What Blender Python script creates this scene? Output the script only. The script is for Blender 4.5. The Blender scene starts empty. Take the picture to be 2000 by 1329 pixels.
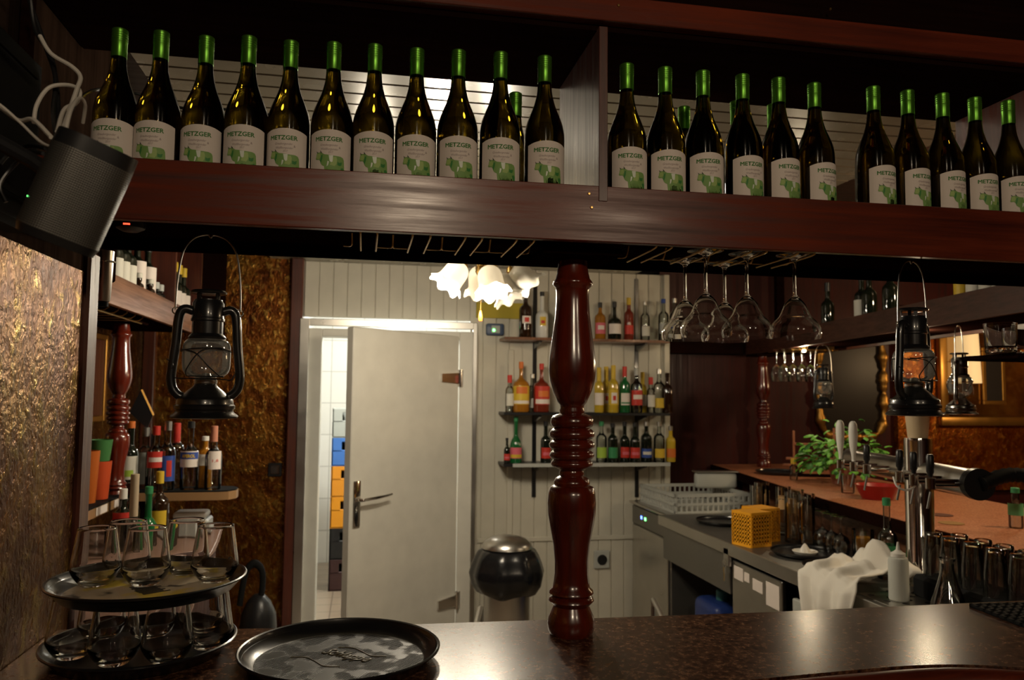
import bpy, bmesh, math, random
from mathutils import Vector, Matrix
PI = math.pi
S = bpy.context.scene
COL = S.collection

# ------------------------------------------------------------------ camera
F_PX = 1532.0
YAW, PITCH, ROLL = math.radians(10.7), math.atan(106 / 1532), math.radians(.57)
EYE = Vector((0, 0, 1.6))
_f = Vector((math.sin(YAW) * math.cos(PITCH), math.cos(YAW) * math.cos(PITCH), math.sin(PITCH)))
_r0 = Vector((math.cos(YAW), -math.sin(YAW), 0))
_u0 = _r0.cross(_f)
_r = _r0 * math.cos(ROLL) + _u0 * math.sin(ROLL)
_u = -_r0 * math.sin(ROLL) + _u0 * math.cos(ROLL)
cam_d = bpy.data.cameras.new('camera')
cam = bpy.data.objects.new('camera', cam_d)
COL.objects.link(cam)
cam.matrix_world = Matrix(((_r.x, _u.x, -_f.x, EYE.x), (_r.y, _u.y, -_f.y, EYE.y), (_r.z, _u.z, -_f.z, EYE.z), (0, 0, 0, 1)))
cam_d.sensor_width = 36
cam_d.lens = F_PX / 2000 * 36
cam_d.clip_start = .05
cam_d.dof.use_dof = True
cam_d.dof.focus_distance = 1.62
cam_d.dof.aperture_fstop = 6.0
S.camera = cam


def at(x, y, X=None, Y=None, Z=None):
    """the point of the place seen at a photograph pixel, on a known wall, row or height"""
    d = _f + _r * ((x - 1000) / F_PX) - _u * ((y - 664.5) / F_PX)
    t = X / d.x if X is not None else (Y / d.y if Y is not None else (Z - 1.6) / d.z)
    return EYE + d * t


# ------------------------------------------------------------------ world, lights, exposure
S.view_settings.view_transform = 'Standard'
S.view_settings.look = 'None'
S.view_settings.exposure = 0.0
S.view_settings.gamma = 1.0
S.cycles.use_denoising = True
S.cycles.max_bounces = 12
S.cycles.transmission_bounces = 10
S.cycles.transparent_max_bounces = 24
S.cycles.sample_clamp_indirect = 4.0
S.cycles.blur_glossy = .6
W = bpy.data.worlds.new('World')
S.world = W
W.use_nodes = True
W.node_tree.nodes['Background'].inputs[0].default_value = (1.0, .75, .5, 1)
W.node_tree.nodes['Background'].inputs[1].default_value = .006


def point(name, loc, watts, col, radius=.04):
    l = bpy.data.lights.new(name, 'POINT')
    l.energy = watts
    l.color = col
    l.shadow_soft_size = radius
    o = bpy.data.objects.new(name, l)
    o.location = loc
    COL.objects.link(o)
    return o


def spot(name, loc, target, watts, col, angle, blend=.6, radius=.04):
    l = bpy.data.lights.new(name, 'SPOT')
    l.energy = watts
    l.color = col
    l.spot_size = math.radians(angle)
    l.spot_blend = blend
    l.shadow_soft_size = radius
    o = bpy.data.objects.new(name, l)
    o.location = loc
    o.rotation_euler = (Vector(target) - Vector(loc)).to_track_quat('-Z', 'Y').to_euler()
    COL.objects.link(o)
    return o


WARM = (1.0, .80, .55)
WARMER = (1.0, .66, .36)
point('guest_room_lamp', (.20, -.75, 2.44), 34.0, (1, .80, .56), .07)
point('guest_room_lamp', (1.25, -.95, 2.44), 15.0, (1, .80, .56), .07)
point('bar_end_light', (3.0, 2.3, 2.25), 40.0, (1, .72, .42), .05)
point('bar_end_light', (2.60, 4.30, 1.858), 5.0, (1, .80, .52), .018)
point('bar_end_light', (2.53, 3.21, 1.872), 5.0, (1, .80, .52), .015)  # added light with no fixture, put in to make the glasses sparkle
point('guest_corner_lamp', (4.6, 4.2, 1.9), 22.0, (1, .66, .34), .06)
point('kitchen_second_lamp', (.02, 3.10, 2.24), 9.0, (1, .87, .66), .06)
point('cold_room_lamp', (.35, 6.2, 2.25), 75.0, (1, .97, .88), .12)


# ------------------------------------------------------------------ materials
def new_mat(name):
    m = bpy.data.materials.new(name)
    m.use_nodes = True
    return m, m.node_tree.nodes, m.node_tree.links, m.node_tree.nodes['Principled BSDF']


def mat(name, col, rough=.5, metal=0., spec=.5, trans=0., ior=1.45, coat=0., emit=None, estr=0., alpha=1., var=0., sss=0.):
    m, N, L, b = new_mat(name)
    b.inputs['Base Color'].default_value = (*col, 1)
    b.inputs['Roughness'].default_value = rough
    b.inputs['Metallic'].default_value = metal
    b.inputs['Specular IOR Level'].default_value = spec
    b.inputs['Transmission Weight'].default_value = trans
    b.inputs['IOR'].default_value = ior
    b.inputs['Coat Weight'].default_value = coat
    b.inputs['Coat Roughness'].default_value = .08
    b.inputs['Alpha'].default_value = alpha
    if emit:
        b.inputs['Emission Color'].default_value = (*emit, 1)
        b.inputs['Emission Strength'].default_value = estr
    if var:
        t = N.new('ShaderNodeTexCoord'); n = N.new('ShaderNodeTexNoise'); r = N.new('ShaderNodeMapRange'); mx = N.new('ShaderNodeMix')
        n.inputs['Scale'].default_value = 9; n.inputs['Detail'].default_value = 6
        L.new(t.outputs['Object'], n.inputs['Vector'])
        L.new(n.outputs['Fac'], r.inputs[0]); r.inputs[3].default_value = rough - var; r.inputs[4].default_value = rough + var
        L.new(r.outputs[0], b.inputs['Roughness'])
        mx.data_type = 'RGBA'
        mx.inputs[6].default_value = (*[c * .86 for c in col], 1); mx.inputs[7].default_value = (*[min(1, c * 1.1) for c in col], 1)
        L.new(n.outputs['Fac'], mx.inputs[0]); L.new(mx.outputs[2], b.inputs['Base Color'])
    return m


def wood(name, dark, light, axis='X', scale=1., rough=.3, coat=.3, bump=.15, spec=.5):
    m, N, L, b = new_mat(name)
    t = N.new('ShaderNodeTexCoord'); mp = N.new('ShaderNodeMapping'); n = N.new('ShaderNodeTexNoise'); n2 = N.new('ShaderNodeTexNoise')
    s = [60 * scale] * 3; s['XYZ'.index(axis)] = 2.2 * scale
    mp.inputs['Scale'].default_value = s
    L.new(t.outputs['Object'], mp.inputs['Vector']); L.new(mp.outputs[0], n.inputs['Vector'])
    n.inputs['Scale'].default_value = 1.0; n.inputs['Detail'].default_value = 8; n.inputs['Roughness'].default_value = .65
    L.new(t.outputs['Object'], n2.inputs['Vector']); n2.inputs['Scale'].default_value = 3.0
    add = N.new('ShaderNodeMath'); add.operation = 'MULTIPLY_ADD'; L.new(n2.outputs['Fac'], add.inputs[0]); add.inputs[1].default_value = .5
    L.new(n.outputs['Fac'], add.inputs[2])
    r = N.new('ShaderNodeValToRGB'); L.new(add.outputs[0], r.inputs[0])
    r.color_ramp.elements[0].position = .5; r.color_ramp.elements[0].color = (*dark, 1)
    r.color_ramp.elements[1].position = 1.0; r.color_ramp.elements[1].color = (*light, 1)
    L.new(r.outputs[0], b.inputs['Base Color'])
    rv = N.new('ShaderNodeMapRange'); L.new(n.outputs['Fac'], rv.inputs[0]); rv.inputs[1].default_value = .35; rv.inputs[2].default_value = .65
    rv.inputs[3].default_value = rough * 1.35; rv.inputs[4].default_value = rough * .75; L.new(rv.outputs[0], b.inputs['Roughness'])
    b.inputs['Coat Weight'].default_value = coat; b.inputs['Coat Roughness'].default_value = rough * .7; b.inputs['Specular IOR Level'].default_value = spec
    bp = N.new('ShaderNodeBump'); bp.inputs['Strength'].default_value = bump; bp.inputs['Distance'].default_value = .002
    L.new(n.outputs['Fac'], bp.inputs['Height']); L.new(bp.outputs[0], b.inputs['Normal']); L.new(bp.outputs[0], b.inputs['Coat Normal'])
    return m


def thin_glass(name, tint=(.95, .97, .95), gloss=1.0, base=.03):
    """a thin pane: clear straight through, mirror-like towards grazing"""
    m = bpy.data.materials.new(name); m.use_nodes = True
    N, L = m.node_tree.nodes, m.node_tree.links
    N.remove(N['Principled BSDF'])
    out = N['Material Output']
    tr = N.new('ShaderNodeBsdfTransparent'); tr.inputs[0].default_value = (*tint, 1)
    gl = N.new('ShaderNodeBsdfGlossy'); gl.inputs['Roughness'].default_value = .03; gl.inputs[0].default_value = (1, 1, 1, 1)
    fr = N.new('ShaderNodeFresnel'); fr.inputs['IOR'].default_value = 1.5
    ma = N.new('ShaderNodeMath'); ma.operation = 'MULTIPLY_ADD'; ma.inputs[1].default_value = gloss; ma.inputs[2].default_value = base; ma.use_clamp = True
    L.new(fr.outputs[0], ma.inputs[0])
    mx = N.new('ShaderNodeMixShader'); L.new(ma.outputs[0], mx.inputs[0]); L.new(tr.outputs[0], mx.inputs[1]); L.new(gl.outputs[0], mx.inputs[2])
    L.new(mx.outputs[0], out.inputs[0])
    return m


def gold_cork(name, warm=1.0, green=1.0):
    m, N, L, b = new_mat(name)
    t = N.new('ShaderNodeTexCoord'); mp = N.new('ShaderNodeMapping'); mp.inputs['Scale'].default_value = (1, 1, .7)
    L.new(t.outputs['Object'], mp.inputs['Vector'])

    def noise(sc, det, ro, dist=0.):
        n = N.new('ShaderNodeTexNoise'); n.inputs['Scale'].default_value = sc; n.inputs['Detail'].default_value = det
        n.inputs['Roughness'].default_value = ro; n.inputs['Distortion'].default_value = dist
        L.new(mp.outputs[0], n.inputs['Vector']); return n
    big, mid, fine = noise(5, 7, .68, .6), noise(30, 5, .65, .4), noise(95, 3, .5)
    ad = N.new('ShaderNodeMath'); ad.operation = 'MULTIPLY_ADD'; L.new(mid.outputs['Fac'], ad.inputs[0]); ad.inputs[1].default_value = .45; L.new(big.outputs['Fac'], ad.inputs[2])
    r = N.new('ShaderNodeValToRGB'); L.new(ad.outputs[0], r.inputs[0])
    e = r.color_ramp.elements
    e[0].position = .48; e[0].color = (.022, .006, .0015, 1)
    e[1].position = .98; e[1].color = (.27 * warm, .165 * warm * green, .030, 1)
    k = e.new(.64); k.color = (.085 * warm, .026 * warm * green, .003, 1)
    k = e.new(.78); k.color = (.16 * warm, .070 * warm * green, .009, 1)
    r2 = N.new('ShaderNodeValToRGB'); L.new(mid.outputs['Fac'], r2.inputs[0])
    r2.color_ramp.elements[0].position = .56; r2.color_ramp.elements[1].position = .72
    mx = N.new('ShaderNodeMix'); mx.data_type = 'RGBA'; L.new(r2.outputs[0], mx.inputs[0]); L.new(r.outputs[0], mx.inputs[6]); mx.inputs[7].default_value = (.40 * warm, .28 * warm * green, .06, 1)
    L.new(mx.outputs[2], b.inputs['Base Color'])
    b.inputs['Metallic'].default_value = .8
    b.inputs['Specular IOR Level'].default_value = .2
    mr = N.new('ShaderNodeMapRange'); L.new(mid.outputs['Fac'], mr.inputs[0]); mr.inputs[1].default_value = .35; mr.inputs[2].default_value = .7
    mr.inputs[3].default_value = .38; mr.inputs[4].default_value = .17; L.new(mr.outputs[0], b.inputs['Roughness'])
    hh = N.new('ShaderNodeMath'); hh.operation = 'MULTIPLY_ADD'; L.new(fine.outputs['Fac'], hh.inputs[0]); hh.inputs[1].default_value = .5; L.new(mid.outputs['Fac'], hh.inputs[2])
    bp = N.new('ShaderNodeBump'); bp.inputs['Strength'].default_value = .7; bp.inputs['Distance'].default_value = .010
    L.new(hh.outputs[0], bp.inputs['Height']); L.new(bp.outputs[0], b.inputs['Normal'])
    return m


def speckle(name, a, b_, c, scale=180, rough=.25, rvar=.12):
    m, N, L, b = new_mat(name)
    t = N.new('ShaderNodeTexCoord')
    n = N.new('ShaderNodeTexNoise'); n.inputs['Scale'].default_value = scale; n.inputs['Detail'].default_value = 5; n.inputs['Roughness'].default_value = .7
    n2 = N.new('ShaderNodeTexNoise'); n2.inputs['Scale'].default_value = 6; n2.inputs['Detail'].default_value = 4
    L.new(t.outputs['Object'], n.inputs['Vector']); L.new(t.outputs['Object'], n2.inputs['Vector'])
    r = N.new('ShaderNodeValToRGB'); L.new(n.outputs['Fac'], r.inputs[0])
    e = r.color_ramp.elements; e[0].position = .36; e[0].color = (*a, 1); e[1].position = .66; e[1].color = (*c, 1)
    k = e.new(.5); k.color = (*b_, 1)
    L.new(r.outputs[0], b.inputs['Base Color'])
    mr = N.new('ShaderNodeMapRange'); L.new(n2.outputs['Fac'], mr.inputs[0]); mr.inputs[1].default_value = .3; mr.inputs[2].default_value = .7
    mr.inputs[3].default_value = rough - rvar; mr.inputs[4].default_value = rough + rvar; L.new(mr.outputs[0], b.inputs['Roughness'])
    bp = N.new('ShaderNodeBump'); bp.inputs['Strength'].default_value = .08; bp.inputs['Distance'].default_value = .001
    L.new(n.outputs['Fac'], bp.inputs['Height']); L.new(bp.outputs[0], b.inputs['Normal'])
    return m


def dotted(name, col, scale, rough=.4, metal=0., depth=.8, hole=(.005, .005, .005)):
    m, N, L, b = new_mat(name)
    t = N.new('ShaderNodeTexCoord'); v = N.new('ShaderNodeTexVoronoi'); v.inputs['Scale'].default_value = scale; v.inputs['Randomness'].default_value = 0
    L.new(t.outputs['UV'], v.inputs['Vector'])
    r = N.new('ShaderNodeValToRGB'); L.new(v.outputs['Distance'], r.inputs[0])
    r.color_ramp.elements[0].position = .22; r.color_ramp.elements[0].color = (*hole, 1)
    r.color_ramp.elements[1].position = .30; r.color_ramp.elements[1].color = (*col, 1)
    L.new(r.outputs[0], b.inputs['Base Color']); b.inputs['Roughness'].default_value = rough; b.inputs['Metallic'].default_value = metal
    bp = N.new('ShaderNodeBump'); bp.inputs['Strength'].default_value = depth; bp.inputs['Distance'].default_value = .0006
    L.new(v.outputs['Distance'], bp.inputs['Height']); L.new(bp.outputs[0], b.inputs['Normal'])
    return m


def tiles(name, col, grout, size=.15, rough=.25):
    m, N, L, b = new_mat(name)
    t = N.new('ShaderNodeTexCoord'); br = N.new('ShaderNodeTexBrick'); br.offset = 0
    br.inputs['Scale'].default_value = 1; br.inputs['Brick Width'].default_value = size; br.inputs['Row Height'].default_value = size; br.inputs['Mortar Size'].default_value = .004
    br.inputs['Color1'].default_value = (*col, 1); br.inputs['Color2'].default_value = (*[c * .94 for c in col], 1); br.inputs['Mortar'].default_value = (*grout, 1)
    L.new(t.outputs['UV'], br.inputs['Vector']); L.new(br.outputs['Color'], b.inputs['Base Color']); b.inputs['Roughness'].default_value = rough
    return m


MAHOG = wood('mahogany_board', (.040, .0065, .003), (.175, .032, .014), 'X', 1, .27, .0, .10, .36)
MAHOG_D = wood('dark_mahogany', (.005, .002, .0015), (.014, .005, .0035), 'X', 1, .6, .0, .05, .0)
MAHOG_Y = wood('mahogany_long_grain', (.08, .027, .012), (.28, .12, .055), 'Y', 1, .38, .3)  # brown raised to carry the light falling on the side shelf board
MAHOG_YD = wood('dark_mahogany_long_grain', (.022, .006, .003), (.075, .022, .011), 'Y', 1, .42, .1)
MAHOG_Z = wood('mahogany_upright', (.03, .006, .003), (.12, .032, .018), 'Z', 1, .34, .3)
PANEL_Z = wood('dark_wall_panelling', (.018, .0035, .0035), (.062, .012, .010), 'Z', .6, .42, .0, .1, .25)
GREYWOOD = wood('worn_dark_veneer', (.010, .006, .004), (.034, .020, .014), 'Z', 1, .6, .0, .05, .0)
TURNED = wood('lacquered_turned_wood', (.034, .004, .002), (.165, .018, .006), 'Z', .5, .22, .8, .05)
CORK = gold_cork('gold_mottled_cork')
CORK2 = gold_cork('brown_mottled_cork', .75)
CORK_B = gold_cork('amber_mottled_cork', 1.15, .86)
CORK_R = gold_cork('orange_mottled_cork', 2.0, .62)
COUNTER = speckle('brown_speckled_counter', (.014, .005, .003), (.060, .024, .012), (.19, .095, .052), 85, .25, .02)
GRANITE = speckle('red_granite', (.22, .06, .025), (.42, .15, .07), (.58, .27, .14), 130, .4, .03)
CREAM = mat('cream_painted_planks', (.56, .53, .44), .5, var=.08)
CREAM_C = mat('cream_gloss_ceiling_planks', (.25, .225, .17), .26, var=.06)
GROOVE = mat('dark_groove', (.10, .09, .07), .8)
DOORW = mat('off_white_door_paint', (.66, .64, .57), .42, var=.04)
STEEL = mat('brushed_steel', (.58, .56, .52), .30, 1., var=.06)
STEEL_D = mat('dull_steel', (.25, .24, .22), .42, .9, var=.08)
CHROME = mat('chrome', (.75, .73, .70), .10, 1.)
BRASS = mat('brass_wire', (.55, .36, .13), .28, 1.)
GOLD = mat('antique_gold', (.42, .22, .05), .38, .9, var=.1)
BLACK_M = mat('black_enamel', (.010, .010, .011), .28, coat=.4)
BLACK_P = mat('black_plastic', (.013, .013, .014), .35)
BLACK_R = mat('black_rubber', (.010, .010, .010), .7, spec=.1)
BLACK_GL = mat('black_bin_liner', (.008, .008, .009), .22, var=.08)
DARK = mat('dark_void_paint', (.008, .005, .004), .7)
WHITE_P = mat('white_plastic', (.72, .70, .64), .35)
WHITE_C = mat('white_cable', (.62, .58, .52), .45)
BOTTLE_G = mat('dark_olive_glass', (.034, .022, .0015), .02, trans=1., ior=1.42, spec=.5)
DARKG = mat('black_wine_glass', (.006, .009, .005), .06, spec=.6, coat=.5)
BROWNG = mat('dark_brown_glass', (.020, .008, .003), .06, spec=.6, coat=.5)
GREENG = mat('green_bottle_glass', (.01, .11, .03), .06, spec=.6, coat=.6)
AMBER = mat('amber_liquid_glass', (.33, .13, .012), .08, spec=.6, coat=.6)
YELLOWG = mat('yellow_liquid_glass', (.52, .36, .03), .08, spec=.6, coat=.6)
PINKG = mat('red_liquid_glass', (.16, .022, .010), .08, spec=.6, coat=.6)
MILK = mat('white_coated_glass', (.66, .66, .62), .15, spec=.6, coat=.5)
CLEARG = thin_glass('clear_bottle_glass', (.80, .83, .80), 1.1, .05)
GLASS = mat('drinking_glass', (1, 1, 1), .0, trans=1., ior=1.47)
def pale_sheen_glass(name, sheen):
    m = thin_glass(name, (.95, .96, .94), 1.4, .06)
    N, L = m.node_tree.nodes, m.node_tree.links
    mx = next(n for n in N if n.bl_idname == 'ShaderNodeMixShader')
    df = N.new('ShaderNodeBsdfDiffuse'); df.inputs[0].default_value = (.75, .74, .70, 1)
    m2 = N.new('ShaderNodeMixShader'); m2.inputs[0].default_value = sheen
    L.new(mx.outputs[0], m2.inputs[1]); L.new(df.outputs[0], m2.inputs[2]); L.new(m2.outputs[0], N['Material Output'].inputs[0])
    return m


GLOBE = pale_sheen_glass('pale_sheen_lantern_glass', .10)  # diffuse white mixed in stands for the pale reflections on the globes
THIN = thin_glass('clear_thin_glass', (.955, .965, .95), 1.25, .035)
CAP_G = mat('green_foil_capsule', (.10, .29, .025), .32, .75, spec=.6)
PAPER = mat('cream_label_paper', (.74, .66, .60), .6)
PAPER_W = mat('white_label_paper', (.62, .60, .52), .6)
INK_G = mat('green_ink', (.05, .19, .035), .6)
INK_GREY = mat('grey_brown_ink', (.30, .22, .22), .6)
COWS = [mat('leaf_green_ink', (.20, .36, .10), .6), mat('light_green_ink', (.36, .50, .16), .6), mat('deep_green_ink', (.045, .22, .05), .6), mat('pale_foil', (.72, .78, .68), .4), mat('horn_ink', (.06, .07, .05), .6)]
RED = mat('red_print', (.50, .030, .018), .5)
ORANGE = mat('orange_print', (.60, .15, .02), .5)
YELLOW = mat('yellow_print', (.62, .42, .03), .5)
BLUE = mat('blue_print', (.03, .07, .30), .5)
LIME = mat('lime_print', (.34, .50, .06), .5)
PINK = mat('pink_print', (.62, .12, .16), .5)
GREENP = mat('green_print', (.03, .22, .08), .5)
ORANGE_C = mat('orange_crate_plastic', (.75, .30, .015), .45)
BLUE_D = mat('deep_blue_plastic', (.015, .035, .16), .4)
BLUE_C = mat('blue_crate_plastic', (.05, .16, .50), .45)
GREY_C = mat('grey_crate_plastic', (.36, .38, .36), .5)
YCRATE = dotted('yellow_perforated_plastic', (.80, .34, .012), 1, .45, 0, .5, (.40, .14, .005))
GRAYBOX = mat('light_grey_plastic', (.42, .43, .40), .5, var=.05)
TOWEL = mat('white_cotton', (.74, .70, .62), .9)
LEAF = mat('basil_leaf', (.16, .44, .06), .5, sss=.1)
LEAF2 = mat('basil_leaf_dark', (.04, .15, .025), .5)
BEER = mat('beer', (.60, .27, .03), .1, spec=.5)
TRAY_IN = mat('black_tray_plastic', (.012, .012, .013), .30, spec=.5)
YELLOWBOARD = mat('mustard_card', (.42, .33, .02), .6)
FLOORT = tiles('kitchen_floor_tile', (.34, .27, .20), (.16, .13, .10), .2)
WTILE = tiles('white_wall_tile', (.78, .78, .74), (.45, .45, .42), .3)
CEIL_D = wood('dark_ceiling_board', (.012, .005, .003), (.035, .015, .010), 'X', .7, .4, .1)
LIT = mat('lit_opal_glass', (.85, .80, .68), .3, emit=(1, .80, .50), estr=1.3)
LIT2 = mat('half_lit_opal_glass', (.85, .80, .68), .3, emit=(1, .80, .50), estr=.5)
OPAL = mat('opal_glass', (.55, .52, .45), .25, emit=(1, .80, .50), estr=.03)
LED_G = mat('green_led', (.05, .8, .1), .4, emit=(.15, 1, .2), estr=6)
LED_B = mat('blue_led', (.05, .1, .8), .4, emit=(.1, .2, 1), estr=6)
LED_R = mat('red_led', (.8, .05, .03), .4, emit=(1, .05, .02), estr=4)
MIRROR = mat('mirror_glass', (.020, .015, .012), .35, .0, spec=.2)
MAIZE = mat('yellow_tray_print', (.42, .33, .05), .5)
SPK = dotted('perforated_grille', (.12, .115, .105), 1, .42, .6, .7, (.008, .008, .008))


# ------------------------------------------------------------------ mesh builder
class MB:
    def __init__(self):
        self.bm = bmesh.new()
        self.uv = self.bm.loops.layers.uv.new('UVMap')

    def box(self, lo, hi, bevel=0., M=None, seg=1):
        c = [(a + b) / 2 for a, b in zip(lo, hi)]; s = [abs(b - a) for a, b in zip(lo, hi)]
        r = bmesh.ops.create_cube(self.bm, size=1.)
        vs = r['verts']
        bmesh.ops.scale(self.bm, vec=s, verts=vs)
        bmesh.ops.translate(self.bm, vec=c, verts=vs)
        if bevel > 0:
            es = list({e for v in vs for e in v.link_edges})
            g = bmesh.ops.bevel(self.bm, geom=es, offset=min(bevel, min(s) * .45), segments=seg, affect='EDGES', profile=.5)
            vs = list({v for f in g['faces'] for v in f.verts} | {v for v in vs if v.is_valid})
        if M is not None:
            bmesh.ops.transform(self.bm, matrix=M, verts=[v for v in vs if v.is_valid])
        return self

    def lathe(self, prof, seg=24, M=None, uvs=None, a0=0., a1=2 * PI, wob=None):
        full = abs(a1 - a0 - 2 * PI) < 1e-6
        n = seg if full else seg + 1
        rings = []
        for r, z in prof:
            if r < 1e-6:
                rings.append([self.bm.verts.new((0, 0, z))] if M is None else [self.bm.verts.new(M @ Vector((0, 0, z)))])
            else:
                ring = []
                for i in range(n):
                    a = a0 + (a1 - a0) * i / seg
                    rr, zz = (r, z) if wob is None else wob(r, z, a)
                    p = Vector((rr * math.cos(a), rr * math.sin(a), zz))
                    ring.append(self.bm.verts.new(p if M is None else M @ p))
                rings.append(ring)
        for k in range(len(rings) - 1):
            A, B = rings[k], rings[k + 1]
            m = seg
            for i in range(m):
                j = (i + 1) % n if full else i + 1
                if len(A) == 1 and len(B) == 1:
                    continue
                if len(A) == 1:
                    f = self.bm.faces.new((A[0], B[j], B[i]))
                elif len(B) == 1:
                    f = self.bm.faces.new((A[i], A[j], B[0]))
                else:
                    f = self.bm.faces.new((A[i], A[j], B[j], B[i]))
                    if uvs:
                        su, sv = uvs
                        vv = [(i / seg, k / len(prof)), ((i + 1) / seg, k / len(prof)), ((i + 1) / seg, (k + 1) / len(prof)), (i / seg, (k + 1) / len(prof))]
                        for l, (a, b) in zip(f.loops, vv):
                            l[self.uv].uv = (a * su, b * sv)
        return self

    def tube(self, pts, r, seg=8, closed=False, caps=True):
        pts = [Vector(p) for p in pts]
        n = len(pts)
        rr = r if isinstance(r, (list, tuple)) else [r] * n
        rings = []
        prev = None
        for i, p in enumerate(pts):
            if closed:
                t = (pts[(i + 1) % n] - pts[i - 1]).normalized()
            else:
                t = (pts[min(i + 1, n - 1)] - pts[max(i - 1, 0)]).normalized()
            if prev is None:
                a = Vector((0, 0, 1)) if abs(t.z) < .9 else Vector((1, 0, 0))
                u = t.cross(a).normalized()
            else:
                u = (prev - t * prev.dot(t)).normalized()
            prev = u
            v = t.cross(u)
            rings.append([self.bm.verts.new(p + (u * math.cos(2 * PI * k / seg) + v * math.sin(2 * PI * k / seg)) * rr[i]) for k in range(seg)])
        m = n if closed else n - 1
        for i in range(m):
            A, B = rings[i], rings[(i + 1) % n]
            for k in range(seg):
                self.bm.faces.new((A[k], A[(k + 1) % seg], B[(k + 1) % seg], B[k]))
        if caps and not closed:
            self.bm.faces.new(rings[0][::-1]); self.bm.faces.new(rings[-1])
        return self

    def prism(self, pts, z0, z1, M=None):
        """a 2D outline (x, y) extruded from z0 to z1"""
        a = [self.bm.verts.new((x, y, z0)) for x, y in pts]
        b = [self.bm.verts.new((x, y, z1)) for x, y in pts]
        self.bm.faces.new(a[::-1]); self.bm.faces.new(b)
        n = len(pts)
        for i in range(n):
            self.bm.faces.new((a[i], a[(i + 1) % n], b[(i + 1) % n], b[i]))
        if M is not None:
            bmesh.ops.transform(self.bm, matrix=M, verts=a + b)
        return self

    def grid(self, fn, nu, nv, closed_u=False):
        vs = [[self.bm.verts.new(fn(i / nu, j / nv)) for j in range(nv + 1)] for i in range(nu + (0 if closed_u else 1))]
        m = len(vs)
        for i in range(nu):
            for j in range(nv):
                f = self.bm.faces.new((vs[i][j], vs[(i + 1) % m][j], vs[(i + 1) % m][j + 1], vs[i][j + 1]))
                for l, (a, b) in zip(f.loops, ((i, j), (i + 1, j), (i + 1, j + 1), (i, j + 1))):
                    l[self.uv].uv = (a / nu, b / nv)
        return self

    def boxuv(self, s=1.):
        self.bm.normal_update()
        for f in self.bm.faces:
            n = f.normal
            ax = max(range(3), key=lambda i: abs(n[i]))
            ij = [(1, 2), (0, 2), (0, 1)][ax]
            for l in f.loops:
                l[self.uv].uv = (l.vert.co[ij[0]] * s, l.vert.co[ij[1]] * s)
        return self

    def mesh(self, name, m, smooth=True, angle=35, solid=0.):
        bmesh.ops.recalc_face_normals(self.bm, faces=self.bm.faces)
        me = bpy.data.meshes.new(name)
        self.bm.to_mesh(me)
        self.bm.free()
        me.materials.append(m)
        if smooth:
            me.polygons.foreach_set('use_smooth', [True] * len(me.polygons))
            me.set_sharp_from_angle(angle=math.radians(angle))
        return me


def link(name, me, parent=None, loc=None, label=None):
    o = bpy.data.objects.new(name, me)
    COL.objects.link(o)
    if parent is not None:
        o.parent = parent
    if loc is not None:
        o.location = loc
    if label:
        o['label'] = label
    return o


def tag(o, label, cat, group=None, kind=None):
    o['label'] = label
    o['category'] = cat
    if group:
        o['group'] = group
    if kind:
        o['kind'] = kind
    return o


def thing(name, label, cat, loc=(0, 0, 0), rz=0., group=None, rot=None):
    o = bpy.data.objects.new(name, None)
    o.empty_display_size = .02
    COL.objects.link(o)
    o.location = loc
    o.rotation_euler = rot if rot else (0, 0, rz)
    return tag(o, label, cat, group)


def struct(name, me, label=None, cat=None):
    o = link(name, me)
    o['kind'] = 'structure'
    if label:
        o['label'] = label
        o['category'] = cat or name.split('_')[0]
    return o


def put(kit, name, label, cat, loc, rz=0., group=None, scale=1., rot=None):
    """kit: list of (part name, mesh, [sub-parts], label); every placement gets its own objects"""
    if len(kit) == 1 and not kit[0][2]:
        o = link(name, kit[0][1])
        o.location = loc; o.rotation_euler = rot if rot else (0, 0, rz); o.scale = (scale,) * 3 if not isinstance(scale, tuple) else scale
        return tag(o, label, cat, group)
    r = thing(name, label, cat, loc, rz, group, rot)
    r.scale = (scale,) * 3 if not isinstance(scale, tuple) else scale
    for p in kit:
        c = link(p[0], p[1], r, label=p[3] if len(p) > 3 else None)
        for q in p[2]:
            link(q[0], q[1], c, label=q[3] if len(q) > 3 else None)
    return r


def text_bm(s, size, width=None, bold=0., shear=0., spacing=1.):
    cu = bpy.data.curves.new('lettering', 'FONT')
    cu.body = s; cu.size = size; cu.align_x = 'CENTER'; cu.offset = bold; cu.shear = shear; cu.space_character = spacing
    cu.resolution_u = 2
    o = bpy.data.objects.new('lettering', cu)
    COL.objects.link(o)
    bpy.context.view_layer.update()
    me = bpy.data.meshes.new_from_object(o.evaluated_get(bpy.context.evaluated_depsgraph_get()))
    bpy.data.objects.remove(o); bpy.data.curves.remove(cu)
    bm = bmesh.new(); bm.from_mesh(me); bpy.data.meshes.remove(me)
    bmesh.ops.remove_doubles(bm, verts=bm.verts, dist=1e-6)
    if width:
        xs = [v.co.x for v in bm.verts]
        k = width / max(1e-9, max(xs) - min(xs)); mid = (max(xs) + min(xs)) / 2
        for v in bm.verts:
            v.co.x = (v.co.x - mid) * k
    return bm


def slice_x(bm, step):
    xs = [v.co.x for v in bm.verts]
    x = math.floor(min(xs) / step) * step + step
    while x < max(xs):
        bmesh.ops.bisect_plane(bm, geom=list(bm.verts) + list(bm.edges) + list(bm.faces), plane_co=(x, 0, 0), plane_no=(1, 0, 0))
        x += step


def poly_bm(pts):
    bm = bmesh.new()
    f = bm.faces.new([bm.verts.new((x, y, 0)) for x, y in pts])
    bmesh.ops.triangulate(bm, faces=[f])
    return bm


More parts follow.
